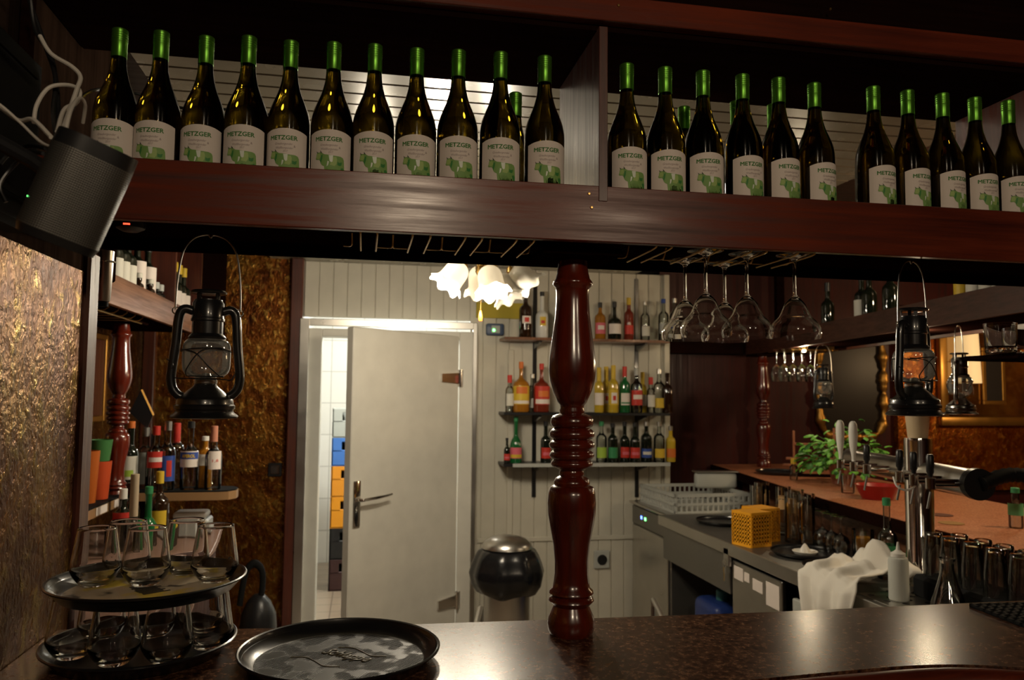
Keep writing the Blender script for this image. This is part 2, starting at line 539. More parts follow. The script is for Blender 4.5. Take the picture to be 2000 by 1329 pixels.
def wrap(bms, r, name, mats, dz=0., da=0., back=False):
    """flat artwork (x across, y up) laid round a cylinder of radius r facing -Y"""
    out = bmesh.new()
    for k, bm in enumerate(bms):
        slice_x(bm, r * .14)
        me = bpy.data.meshes.new('t')
        for v in bm.verts:
            a = v.co.x / r + da
            rr = r + v.co.z
            v.co = (rr * math.sin(a), -rr * math.cos(a), v.co.y + dz)
        for f in bm.faces:
            f.material_index = k
        bm.to_mesh(me); bm.free()
        n = len(out.faces)
        out.from_mesh(me); bpy.data.meshes.remove(me)
    for f in out.faces:
        f.smooth = True
    bmesh.ops.recalc_face_normals(out, faces=out.faces)
    me = bpy.data.meshes.new(name)
    out.to_mesh(me); out.free()
    for m in mats:
        me.materials.append(m)
    return me


def label_band(r, z0, z1, half, name, m, arch=0.):
    b = MB()
    b.grid(lambda u, v: (r * math.sin((u * 2 - 1) * half), -r * math.cos((u * 2 - 1) * half),
                         z0 + v * (z1 - z0 + arch * (1 - (u * 2 - 1) ** 2))), 18, 2)
    return b.mesh(name, m)


def band(r, z0, z1, name, m, seg=24):
    return MB().lathe([(r, z0), (r, z1)], seg).mesh(name, m)


def smooth_profile(pts, n=4):
    """Catmull-Rom through (r, z) points"""
    out = []
    P = [pts[0]] + list(pts) + [pts[-1]]
    for i in range(1, len(P) - 2):
        for k in range(n):
            t = k / n
            q = []
            for d in (0, 1):
                a, b, c, e = P[i - 1][d], P[i][d], P[i + 1][d], P[i + 2][d]
                q.append(.5 * (2 * b + (c - a) * t + (2 * a - 5 * b + 4 * c - e) * t * t + (3 * b - a - 3 * c + e) * t ** 3))
            out.append((max(q[0], 0), q[1]))
    out.append(tuple(pts[-1]))
    return out


def curve3(pts, n=6, closed=False):
    pts = [Vector(p) for p in pts]
    out = []
    N_ = len(pts)
    rng = range(N_) if closed else range(N_ - 1)
    for i in rng:
        a = pts[i - 1] if (closed or i > 0) else pts[i]
        b = pts[i]; c = pts[(i + 1) % N_]
        e = pts[(i + 2) % N_] if (closed or i + 2 < N_) else c
        for k in range(n):
            t = k / n
            out.append(.5 * (2 * b + (c - a) * t + (2 * a - 5 * b + 4 * c - e) * t * t + (3 * b - a - 3 * c + e) * t ** 3))
    if not closed:
        out.append(pts[-1])
    return out


# ------------------------------------------------------------------ the room
XL = -.61                      # gold wall beside the guest
ZC = 1.11                      # bar top
YB = 5.2                       # back wall of the kitchen
struct('floor', MB().box((-1.5, -3.2, -.05), (6.0, 8.2, 0)).boxuv().mesh('floor', FLOORT), 'beige tiled floor of the bar and cold room', 'floor')
struct('ceiling', MB().box((-.61, -3.2, 2.62), (6.0, 1.46, 2.67)).box((1.9, 1.46, 2.5), (6.0, 5.6, 2.67)).box((-1.5, 1.78, 2.5), (-.61, 5.3, 2.67)).mesh('ceiling', CEIL_D), 'dark brown wooden ceiling over the guest side', 'ceiling')
# cream plank ceiling over the kitchen: planks run along the bar
b = MB(); y = 1.80
while y < 5.2:
    b.box((-.60, y + .002, 2.45), (1.86, min(y + .083, 5.22), 2.47), .004); y += .085
b.box((-.60, 1.8, 2.458), (1.86, 5.22, 2.49))
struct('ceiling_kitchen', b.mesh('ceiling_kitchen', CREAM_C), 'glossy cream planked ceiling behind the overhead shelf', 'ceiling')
# left wall: mottled gold below, dark veneer above, post at its end
struct('wall_left', MB().box((-.70, -3.2, 0), (XL, 1.86, 1.86)).mesh('wall_left', CORK), 'gold and brown mottled cork wall left of the bar', 'wall')
struct('wall_left_upper', MB().box((-.70, -3.2, 1.862), (XL - .002, 2.03, 2.62)).mesh('wall_left_upper', GREYWOOD), 'worn dark veneer wall above the gold cork panel', 'wall')
struct('trim_1', MB().box((-.71, 1.862, 0), (XL + .012, 1.93, 1.91), .006).mesh('trim_1', MAHOG_Z), 'narrow dark wooden post at the end of the gold wall', 'trim')
struct('trim_8', MB().box((XL, 1.475, 1.9), (XL + .02, 1.50, 2.62), .004).box((XL, 2.0, 1.86), (XL + .015, 2.035, 2.45), .004).mesh('trim_8', MAHOG_D), 'dark batten on the wall left of the overhead shelf', 'trim')
# back of the bar, left part
struct('wall_left_back', MB().box((-1.42, 1.86, 0), (-1.32, 5.3, 2.5)).mesh('wall_left_back', CORK2), 'brown mottled cork wall behind the side shelf', 'wall')
struct('wall_back_left', MB().box((-1.32, 5.16, 0), (-.46, 5.26, 2.5)).mesh('wall_back_left', CORK_B), 'gold mottled cork wall left of the cold room', 'wall')
struct('trim_2', MB().box((-.46, 5.08, 0), (-.385, 5.26, 2.45), .006).mesh('trim_2', MAHOG_Z), 'reddish wooden post between the cork wall and the cold room', 'trim')
struct('trim_3', MB().box((-1.32, 5.09, 0), (-1.25, 5.155, 2.5), .006).mesh('trim_3', MAHOG_Z), 'dark wooden corner post behind the side shelf', 'trim')
struct('trim_9', MB().box((-1.02, 5.10, 1.86), (-.86, 5.158, 2.5), .004).mesh('trim_9', MAHOG_D), 'dark wooden box casing on the cork wall under the ceiling', 'trim')
# cream plank wall over and beside the cold room
b = MB(); x = -.385
while x < 2.09:
    x1 = min(x + .088, 2.1)
    z0 = 2.09 if x1 < .76 else 0
    b.box((x + .0015, YB, z0), (x1, YB + .02, 2.45), .003); x += .09
b.box((-.385, YB + .008, 2.09), (2.1, YB + .05, 2.45)).box((.76, YB + .008, 0), (2.1, YB + .05, 2.45))
struct('wall_back', b.mesh('wall_back', CREAM), 'cream vertical plank wall behind the bottle shelves', 'wall')
struct('trim_4', MB().box((.955, YB - .02, 0), (.995, YB, 1.9), .004).mesh('trim_4', CREAM), 'cream upright batten left of the bottle shelves', 'trim')
struct('trim_5', MB().box((.76, YB - .012, .62), (1.95, YB, .65), .003).mesh('trim_5', CREAM), 'low cream rail on the plank wall behind the bin', 'trim')
# brown panelled wall to the right, guest room beyond
struct('wall_back_right', MB().box((2.1, 5.36, 0), (6.0, 5.46, 2.67)).mesh('wall_back_right', PANEL_Z), 'dark red-brown panelled wall beyond the bar', 'wall')
struct('trim_6', MB().box((2.06, YB - .03, 0), (2.10, 5.4, 2.45), .004).mesh('trim_6', CREAM), 'cream corner trim at the right end of the plank wall', 'trim')
struct('wall_right', MB().box((5.9, -3.2, 0), (6.0, 5.4, 2.67)).mesh('wall_right', CORK2), 'brown mottled wall at the far right of the guest room', 'wall')
struct('wall_front', MB().box((-.7, -3.3, 0), (6.0, -3.2, 2.67)).mesh('wall_front', PANEL_Z), 'dark wall behind the guest', 'wall')
struct('wall_guest_cork', MB().box((3.98, 5.31, .9), (5.9, 5.358, 2.3)).mesh('wall_guest_cork', CORK_R), 'orange-brown mottled cork panel beyond the beer taps', 'wall')
# cold room shell
struct('wall_cold_room', MB().box((-.5, 7.7, 0), (1.4, 7.75, 2.4)).box((-.5, 5.27, 0), (-.46, 7.7, 2.4)).box((1.4, 5.26, 0), (1.44, 7.7, 2.4)).box((-.5, 5.27, 2.4), (1.44, 7.75, 2.44)).boxuv().mesh('wall_cold_room', WTILE), 'white tiled inside of the cold room', 'wall')

# ------------------------------------------------------------------ cold room front and door
t = thing('cold_room_frame', 'off-white and steel frame of the cold room with its door ajar', 'door frame', (0, 5.2, 0))
zT = 2.065
link('left_jamb', MB().box((-.375, -.11, 0), (-.262, .055, zT - .06), .004).mesh('left_jamb', DOORW), t)
link('right_jamb', MB().box((.615, -.11, 0), (.715, .055, zT - .06), .004).mesh('right_jamb', DOORW), t)
link('lintel', MB().box((-.262, -.11, 1.955), (.615, .055, zT - .06), .004).mesh('lintel', DOORW), t)
link('steel_edge', MB().box((-.398, -.13, 0), (-.340, -.10, zT), .003).mesh('steel_edge', STEEL), t, label='bright steel strip down the left side')
link('steel_edge', MB().box((.700, -.13, 0), (.728, -.10, zT), .003).mesh('steel_edge', STEEL), t, label='bright steel strip down the right side')
link('steel_cap', MB().box((-.340, -.13, zT - .045), (.700, -.10, zT), .003).mesh('steel_cap', STEEL), t, label='bright steel strip over the door')
t['kind'] = 'structure'

a = math.radians(40)
t = thing('cold_room_door', 'off-white cold room door standing half open with a chrome lever', 'door', (.612, 5.085, 0), PI + a)
# local: hinge at the origin, leaf runs along +x, its outer face is +y
link('leaf', MB().box((0, -.06, .03), (.875, 0, 1.975), .006).mesh('leaf', DOORW), t)
link('handle_plate', MB().box((.806, .0005, .845), (.856, .012, 1.105), .006, seg=2).mesh('handle_plate', CHROME), t, label='tall chrome back plate')
pts = curve3([(.831, .01, 1.0), (.831, .055, 1.0), (.805, .062, 1.003), (.69, .062, 1.008), (.615, .060, 1.016)], 5)
link('lever', MB().tube(pts, [.010] * (len(pts) - 6) + [.009, .008, .008, .007, .007, .006], 10).mesh('lever', CHROME), t, label='chrome lever handle')
for z in (1.70, .285):
    h = MB().prism([(-.035, -.055), (.012, -.055), (.012, -.035), (.17, -.026), (.17, .026), (.012, .035), (.012, .055), (-.035, .055)], .0005, .014,
                   Matrix.Translation((0, 0, z)) @ Matrix.Rotation(PI / 2, 4, 'X') @ Matrix.Scale(-1, 4, (0, 0, 1)))
    h.lathe([(0, -.055), (.013, -.055), (.013, .055), (0, .055)], 12, Matrix.Translation((.002, .012, z)))
    link('hinge', h.mesh('hinge', CHROME), t, label='chrome strap hinge')

# crates inside, a stack
crate_x, crate_y = at(643, 1060, Y=6.60).x + .20, 6.75


def crate(m, h, bottles):
    b = MB().box((-.20, -.15, 0), (.20, -.135, h - .10), .004).box((-.20, .135, 0), (.20, .15, h), .004).box((-.20, -.15, 0), (-.185, .15, h), .004).box((.185, -.15, 0), (.20, .15, h), .004)
    b.box((-.20, -.15, 0), (.20, .15, .01)).box((-.20, -.15, h - .035), (.20, -.135, h), .004).box((-.20, -.15, h - .11), (-.12, -.135, h - .03)).box((.12, -.15, h - .11), (.20, -.135, h - .03))
    k = [('crate_body', b.mesh('crate_body', m), [])]
    if bottles:
        bb = MB()
        for ix in range(4):
            for iy in range(3):
                bb.lathe([(0, .02), (.033, .02), (.033, h - .08), (.014, h - .02), (.014, h - .006), (0, h - .006)], 10, Matrix.Translation((-.14 + ix * .093, -.09 + iy * .09, 0)))
        o = bb.mesh('crate_bottles', DARKG)
        k.append(('bottle_filling', o, []))
    return k


z = 0
for m, h, nm, lab in ((mat('dark_red_crate', (.05, .02, .02), .5), .25, 'beer_crate', 'dark red and black beer crate at the bottom of the stack'),
                      (BLACK_P, .25, 'beer_crate', 'black beer crate under the two orange ones'),
                      (ORANGE_C, .25, 'beer_crate', 'lower of two orange beer crates in the cold room'),
                      (mat('orange_crate_plastic_2', (.72, .28, .02), .5), .25, 'beer_crate', 'upper of two orange beer crates in the cold room'),
                      (BLUE_C, .23, 'beer_crate', 'blue beer crate under the grey one in the cold room'),
                      (GREY_C, .24, 'beer_crate', 'grey crate on top of the crate stack in the cold room')):
    put(crate(m, h, True), nm, lab, 'crate', (crate_x, crate_y, z + .001), 0, 'crates in the cold room')
    z += h

# thermostat, mustard card
p = at(967, 644, Y=YB - .03)
t = thing('temperature_display', 'small blue and grey temperature display with green light beside cold room', 'thermostat', (p.x, YB - .001, p.z))
link('casing', MB().box((-.06, -.045, -.04), (.06, 0, .04), .012, seg=2).mesh('casing', mat('blue_grey_plastic', (.06, .09, .16), .4)), t)
link('face_plate', MB().box((-.028, -.050, -.026), (.03, -.0455, .026), .003).mesh('face_plate', GREY_C), t)
link('light', MB().lathe([(0, 0), (.010, 0), (.008, .004), (0, .005)], 12, Matrix.Translation((-.012, -.0505, -.006)) @ Matrix.Rotation(PI / 2, 4, 'X')).mesh('light', LED_G), t, label='green light')
a0, a1 = at(931, 590, Y=YB - .02), at(1008, 623, Y=YB - .02)
o = link('notice_board', MB().box((a0.x, YB - .016, a1.z), (a1.x + .05, YB - .001, a0.z), .002).mesh('notice_board', YELLOWBOARD))
tag(o, 'mustard yellow board on the plank wall under the ceiling lamp', 'board')

# ------------------------------------------------------------------ overhead shelf
ZL, ZU = 2.0106, 1.90
t = thing('overhead_shelf', 'long mahogany overhead shelf across the whole bar holding wine bottles', 'shelf', (0, 0, 0))
X0, X1 = XL + .001, 2.9
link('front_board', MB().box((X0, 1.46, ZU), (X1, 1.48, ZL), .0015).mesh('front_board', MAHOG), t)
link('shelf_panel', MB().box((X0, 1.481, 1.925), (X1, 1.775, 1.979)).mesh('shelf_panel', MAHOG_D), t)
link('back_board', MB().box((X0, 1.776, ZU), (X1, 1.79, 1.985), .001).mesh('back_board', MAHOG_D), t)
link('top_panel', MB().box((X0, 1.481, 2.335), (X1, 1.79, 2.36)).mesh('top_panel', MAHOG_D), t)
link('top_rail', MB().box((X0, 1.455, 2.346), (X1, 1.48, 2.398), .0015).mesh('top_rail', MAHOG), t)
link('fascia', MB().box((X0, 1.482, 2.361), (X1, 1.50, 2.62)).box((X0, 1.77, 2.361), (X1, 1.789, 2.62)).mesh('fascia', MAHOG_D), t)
for i, px in enumerate((1178,)):
    X = at(px, 200, Y=1.46).x
    link('divider', MB().box((X - .009, 1.458, 1.98), (X + .009, 1.476, 2.3345), .001).box((X - .007, 1.476, 1.98), (X + .007, 1.785, 2.3345)).mesh('divider', MAHOG_Z), t)
link('divider', MB().box((1.53, 1.56, 1.98), (1.545, 1.785, 2.3345)).mesh('divider', MAHOG_Z), t)
for p in ((1151, 378), (1156, 405), (1207, 12), (1620, 19)):
    q = at(*p, Y=1.458)
    link('screw', MB().lathe([(0, 0), (.0035, 0), (.0025, .002), (0, .0022)], 8, Matrix.Translation((q.x, 1.4599 if q.z < 2.1 else 1.4549, q.z)) @ Matrix.Rotation(PI / 2, 4, 'X')).mesh('screw', BRASS), t)

# ------------------------------------------------------------------ bar counter
t = thing('bar_counter', 'glossy brown speckled bar counter with a dark rounded front edge', 'counter', (0, 0, 0))
front = [(XL + .002, 1.27), (.3, 1.275), (.60, 1.29), (.80, 1.305), (1.0, 1.315), (1.12, 1.30), (1.25, 1.255), (1.6, 1.15), (2.0, 1.05)]
fr = [(v.x, v.y) for v in curve3([(x, y, 0) for x, y in front], 5)]
top = fr + [(2.0, 1.685), (.9, 1.685), (-.1, 1.72), (XL + .002, 1.78)]
link('worktop', MB().prism(top, ZC - .035, ZC).mesh('worktop', COUNTER), t)
nose = [Vector((x, y - .012, ZC - .028)) for x, y in fr]
link('edge_moulding', MB().tube(nose, .026, 12).mesh('edge_moulding', MAHOG), t)
body = [(x, y + .06) for x, y in fr] + [(2.0, 1.60), (XL + .002, 1.60)]
link('counter_front', MB().prism(body, 0.001, ZC - .036).mesh('counter_front', PANEL_Z), t)

# rubber grid mat at the right end
q = [at(1888, 1183, Z=ZC), at(2060, 1178, Z=ZC), at(2080, 1262, Z=ZC)]
ex = (q[1] - q[0]).normalized(); ey = Vector((-ex.y, ex.x, 0))
b = MB(); L_, W_ = .40, .30
for i in range(14):
    s = i / 13 * (W_ - .008)
    b.box((0, -s - .008, 0), (L_, -s, .008))
for i in range(18):
    s = i / 17 * (L_ - .008)
    b.box((s, -W_, 0), (s + .008, 0, .008))
b.box((0, -W_, 0), (L_, 0, .003))
ang = math.radians(-4)
o = link('bar_mat', b.mesh('bar_mat', BLACK_R, smooth=False)); o.location = (at(1893, 1186, Z=ZC).x, at(1893, 1186, Z=ZC).y, ZC + .0005); o.rotation_euler = (0, 0, ang)
tag(o, 'black rubber grid mat on the right end of the brown counter', 'bar mat')


# ------------------------------------------------------------------ turned pillar (z from 0 to .77)
def pillar_kit():
    H = .775
    # (y px in the photograph, half width px) between 512 (top) and 1238
    pf = [(517, 30), (535, 33), (546, 36), (552, 41), (558, 41), (563, 36), (570, 34), (590, 34), (620, 36), (650, 40), (680, 44), (705, 47.5), (730, 48.5), (750, 46), (770, 40), (785, 33), (792, 30),
          (797, 25), (803, 24), (808, 26), (814, 25), (818, 38), (824, 43), (832, 44), (839, 42), (842, 36), (846, 42), (852, 46), (858, 46), (863, 42), (865, 38), (869, 43), (874, 47), (880, 46), (884, 40), (887, 39), (891, 44), (897, 46), (902, 42), (905, 38),
          (909, 42), (913, 43), (918, 41), (922, 30), (926, 24), (932, 26), (936, 24), (940, 32), (946, 36), (950, 37), (954, 36), (958, 44), (970, 48), (990, 49.5), (1010, 48.5), (1040, 43), (1070, 37), (1100, 34), (1125, 34), (1140, 36), (1152, 38), (1157, 44), (1162, 45), (1166, 38),
          (1170, 44), (1176, 46), (1182, 40), (1186, 36), (1195, 40), (1208, 46), (1220, 48), (1232, 46), (1240, 42)]
    k = .98 * 1.6 / 1532
    prof = [(w * k, H * (1240 - y) / (1240 - 508)) for y, w in pf]
    prof = [(0, 0)] + [(prof[-1][0], 0)] + prof[::-1] + [(prof[0][0], H - .002), (0, H - .002)]
    return [('shaft', MB().lathe(prof, 40).mesh('shaft', TURNED, angle=60), []),
            ('square_cap', MB().box((-.085, -.085, H - .001), (.085, .085, H + .014), .004).mesh('square_cap', MAHOG_D), [])]


PIL = pillar_kit()
put(PIL, 'turned_pillar', 'large glossy red-brown turned wooden pillar standing on the brown counter', 'pillar', (.432, 1.60, ZC), 0, 'turned pillars', (1, 1, 1.0))
q = at(1493, 912, Z=ZC)
put(PIL, 'turned_pillar', 'small distant red-brown turned pillar at the far end of the bar', 'pillar', (q.x - .02, 5.10, ZC), 0, 'turned pillars')
put(PIL, 'turned_pillar', 'dark turned pillar on the side counter left of the hanging lantern', 'pillar', (-1.02, 3.60, 1.123), 0, 'turned pillars', (1, 1, .985))


# ------------------------------------------------------------------ wine bottles
def wine_kit(full=True):
    R = .041
    prof = smooth_profile([(.0135, .30), (.0135, .262), (.0142, .248), (.0165, .228), (.0225, .205), (.0300, .186), (.0365, .168), (.0400, .152), (R, .138)], 4)[::-1]
    prof = [(0, .004), (.030, .001), (.037, 0), (R, .006), (R, .13)] + prof
    prof += [(0, .30)]
    glass = MB().lathe(prof, 40).mesh('bottle_glass', BOTTLE_G)
    cp = [(.0138, .2545), (.0144, .2550), (.0142, .285)]
    z = .286
    for i in range(4):
        cp += [(.0148, z), (.0148, z + .0018), (.0141, z + .0026), (.0141, z + .0032)]; z += .0045
    cp += [(.0148, .3055), (.0146, .309), (.0125, .3105), (0, .3105)]
    cap = MB().lathe(cp, 28).mesh('screw_cap', CAP_G)
    kit = [('bottle_glass', glass, []), ('screw_cap', cap, [])]
    if full:
        rl = R + .0004
        lab = label_band(rl, .018, .116, math.radians(64), 'front_label', PAPER, .007)
        strikes = []
        for dx_, dy_ in ((-.00045, 0), (.00045, 0), (0, .00035), (0, -.00035)):
            tb = text_bm('METZGER', .0118, .0535)
            for v_ in tb.verts:
                v_.co.x += dx_; v_.co.y += dy_; v_.co.z += .00002 * len(strikes)
            strikes.append(tb)
        ink = wrap(strikes, rl + .0003, 'brand_lettering', [INK_G] * 4, .1005, -.08)
        scr = wrap([text_bm('Grauburgunder', .0062, .034, shear=.35), ], rl + .0003, 'script_line', [INK_GREY], .0905, -.06)
        scr2 = wrap([text_bm('&', .0062)], rl + .0003, 'script_line', [INK_GREY], .0865, .43)
        scr3 = wrap([text_bm('Weißburgunder', .0062, .033, shear=.35)], rl + .0003, 'script_line', [INK_GREY], .0825, -.03)
        scr4 = wrap([text_bm('2017', .0055, .009, shear=.2)], rl + .0003, 'year_line', [INK_GREY], .0765, .02)

        def P(l):
            return [((x - 595) / 13290 * 1.04, (950 - y) / 13290 * 1.02) for x, y in l]
        cow = P([(245, 940), (262, 972), (340, 975), (372, 1010), (395, 1080), (430, 1120), (480, 1145), (488, 1215), (500, 1330), (560, 1330), (578, 1210), (612, 1132), (700, 1142), (745, 1182), (765, 1145), (850, 1130), (882, 1190), (892, 1330), (985, 1330), (988, 1180), (978, 1050), (970, 950), (940, 892), (870, 868), (700, 865), (590, 850), (480, 840), (425, 805), (378, 790), (320, 790), (285, 802), (268, 850), (262, 900)])
        pats = [(0, cow), (4, P([(378, 795), (372, 735), (392, 760), (412, 785), (425, 815)])), (4, P([(285, 805), (268, 745), (282, 765), (318, 795)])),
                (1, P([(285, 830), (370, 810), (385, 900), (345, 960), (270, 940)])), (1, P([(640, 1030), (690, 900), (770, 890), (790, 960), (780, 1060), (740, 1130), (620, 1110)])),
                (2, P([(800, 1010), (850, 1030), (915, 1005), (905, 1080), (870, 1110), (800, 1095)])), (3, P([(585, 860), (692, 862), (682, 1020), (640, 1036), (612, 1000)])),
                (3, P([(560, 1010), (600, 1020), (580, 1110), (545, 1150)])), (2, P([(375, 1000), (400, 870), (440, 850), (430, 960), (400, 1060)])), (2, P([(880, 1180), (930, 1150), (975, 1190), (980, 1320), (930, 1320)]))]
        bms = []
        ms = []
        for k, (mi, pl) in enumerate(pats):
            bm = poly_bm(pl)
            for v in bm.verts:
                v.co.z = .0001 * (k > 0) + .00003 * k
            bms.append(bm); ms.append(COWS[mi])
        cowm = wrap(bms, rl + .0003, 'cow_emblem', ms, .0655, -.05)
        kit.append(('front_label', lab, [('brand_lettering', ink, []), ('script_lettering', scr, []), ('script_lettering', scr2, []), ('script_lettering', scr3, []), ('year_lettering', scr4, []), ('cow_emblem', cowm, [])], 'cream paper label with green lettering and a green cow'))
    return kit


WINE = wine_kit()
ZB = 1.9795
caps = [(236, 60), (316, 63), (404, 73), (487, 73), (569, 82), (653, 85), (733, 89), (815, 97), (896, 100), (978, 104), (1065, 110), (1227, 123), (1303, 129), (1377, 136), (1450, 147), (1521, 153), (1590, 164), (1706, 170), (1772, 178), (1840, 184), (1903, 192), (1968, 198)]
ORD = ['first', 'second', 'third', 'fourth', 'fifth', 'sixth', 'seventh', 'eighth', 'ninth', 'tenth', 'eleventh']
rnd = random.Random(4)
for i, (cx, cy) in enumerate(caps):
    q = at(cx, cy, Z=2.29)
    rz = rnd.uniform(-3, 3)
    rz += {1: -1, 14: 8, 15: 8, 16: 14, 17: 10, 18: 12, 19: 14, 20: 4, 21: -6}.get(i, 0)
    if i < 11:
        lab = ORD[i] + ' wine bottle from the left in the row left of the divider, green cap'
        if i == 0:
            lab = 'leftmost green-capped wine bottle, its cow label half behind the black speaker'
        if i == 10:
            lab = 'green-capped wine bottle nearest the shelf divider on its left side'
        g = 'wine bottles left of the divider'
    elif i < 17:
        lab = ORD[i - 11] + ' wine bottle right of the divider in the group of six, green cap'
        g = 'wine bottles right of the divider'
    else:
        lab = ORD[i - 17] + ' wine bottle of the last five at the right end of the shelf, green cap'
        g = 'wine bottles at the right end'
    put(WINE, 'wine_bottle', lab, 'wine bottle', (q.x, min(max(q.y, 1.5245), 1.575), ZB), math.radians(rz), g)
for cx, cy, lab in ((1007, 203, 'green-capped bottle standing behind the last two bottles left of the divider'), (1336, 228, 'green-capped bottle far back between second and third bottle right of divider'),
                    (1372, 190, 'green-capped bottle directly behind the third bottle right of the divider'), (1438, 196, 'green-capped bottle directly behind the fourth bottle right of the divider'), (1510, 190, 'green-capped bottle directly behind the fifth bottle right of the divider')):
    q = at(cx, cy, Z=2.29)
    k = 1.72 / q.y
    q = at(cx, cy, Y=1.728) if cy > 200 else at(cx, cy, Y=1.668)
    put(WINE[:2], 'wine_bottle', lab, 'wine bottle', (q.x, q.y, ZB), 0, 'wine bottles in the second row')


# ------------------------------------------------------------------ hanging wire rack rails
def rack(xs, label, y0=1.495, y1=1.665, xtra=None):
    t = thing('glass_rack', label, 'rack', (0, 0, 0))
    prev = None
    for X in xs:
        pts = curve3([(X, y0 - .006, 1.924), (X, y0 - .006, 1.908), (X, y0 + .004, 1.899), (X, y1 - .02, 1.899), (X, y1, 1.899)], 4)
        link('rail', MB().tube(pts, .0022, 8).mesh('rail', BRASS), t)
    for a, b_ in zip(xs[1:], xs[2:]):
        pass
    pairs = [(xs[i], xs[i + 1]) for i in range(1, len(xs) - 1, 2)]
    ends = [(xs[0] - .035, xs[0]), ] + pairs + [(xs[-1], xs[-1] + .035)]
    for a, b_ in ends:
        m_ = (a + b_) / 2
        link('cross_wire', MB().tube(curve3([(a, y1 - .03, 1.9015), (m_ - .006, y1 - .03, 1.9015), (m_, y1 - .045, 1.903), (m_, y1 - .06, 1.923)], 4), .0015, 6).mesh('cross_wire', BRASS), t)
        if b_ != xs[0] and a != xs[-1]:
            link('cross_wire', MB().tube(curve3([(b_, y1 - .03, 1.9015), (m_ + .006, y1 - .03, 1.9015), (m_ + .001, y1 - .045, 1.903), (m_ + .001, y1 - .06, 1.923)], 4), .0015, 6).mesh('cross_wire', BRASS), t)
    return t


xs = [at(px, 458, Y=1.49).x for px in (704, 737, 806, 841, 909, 942, 1009, 1043)]
rack(xs, 'brass wire glass rack under the shelf left of the pillar, empty')
xs2 = [at(px, 478, Y=1.49).x for px in (1281, 1311, 1374, 1405, 1466, 1496, 1557, 1589)]
rack(xs2, 'brass wire glass rack under the shelf right of the pillar holding coupes')


# ------------------------------------------------------------------ coupes hanging upside down (origin at the foot, z down)
def coupe_kit():
    outer = smooth_profile([(.0375, 0), (.036, -.0016), (.020, -.004), (.0075, -.009), (.0042, -.018), (.0036, -.045), (.0038, -.075), (.0055, -.088), (.0125, -.096), (.0215, -.107), (.0275, -.121), (.034, -.134), (.045, -.145), (.0515, -.157), (.0530, -.168), (.0505, -.180)], 4)
    inner = smooth_profile([(.0497, -.180), (.0521, -.168), (.0505, -.1575), (.044, -.146), (.033, -.1352), (.0263, -.1215), (.0203, -.108), (.0115, -.0985), (.004, -.094), (0, -.0935)], 4)
    return [('bowl_and_stem', MB().lathe([(0, 0)] + outer + inner, 36).mesh('coupe_glass', GLASS, angle=70), [])]


CO = coupe_kit()
slots = [(xs2[i] + xs2[i + 1]) / 2 for i in (0, 2, 4, 6)]
for (px, py, Y, lab) in ((1378, 490, 1.52, 'coupe glass hanging at the front, second from the left'), (1338, 510, 1.64, 'coupe glass hanging furthest left, at the back of the rack'), (1415, 518, 1.655, 'coupe glass hanging at the back between the two front ones'),
                         (1458, 497, 1.53, 'coupe glass hanging at the front in the middle of the rack'), (1551, 500, 1.52, 'coupe glass hanging alone furthest right in the rack')):
    X = at(px, py, Y=Y).x
    put(CO, 'coupe_glass', lab, 'glass', (X, Y, 1.9035), 0, 'coupes hanging under the shelf')


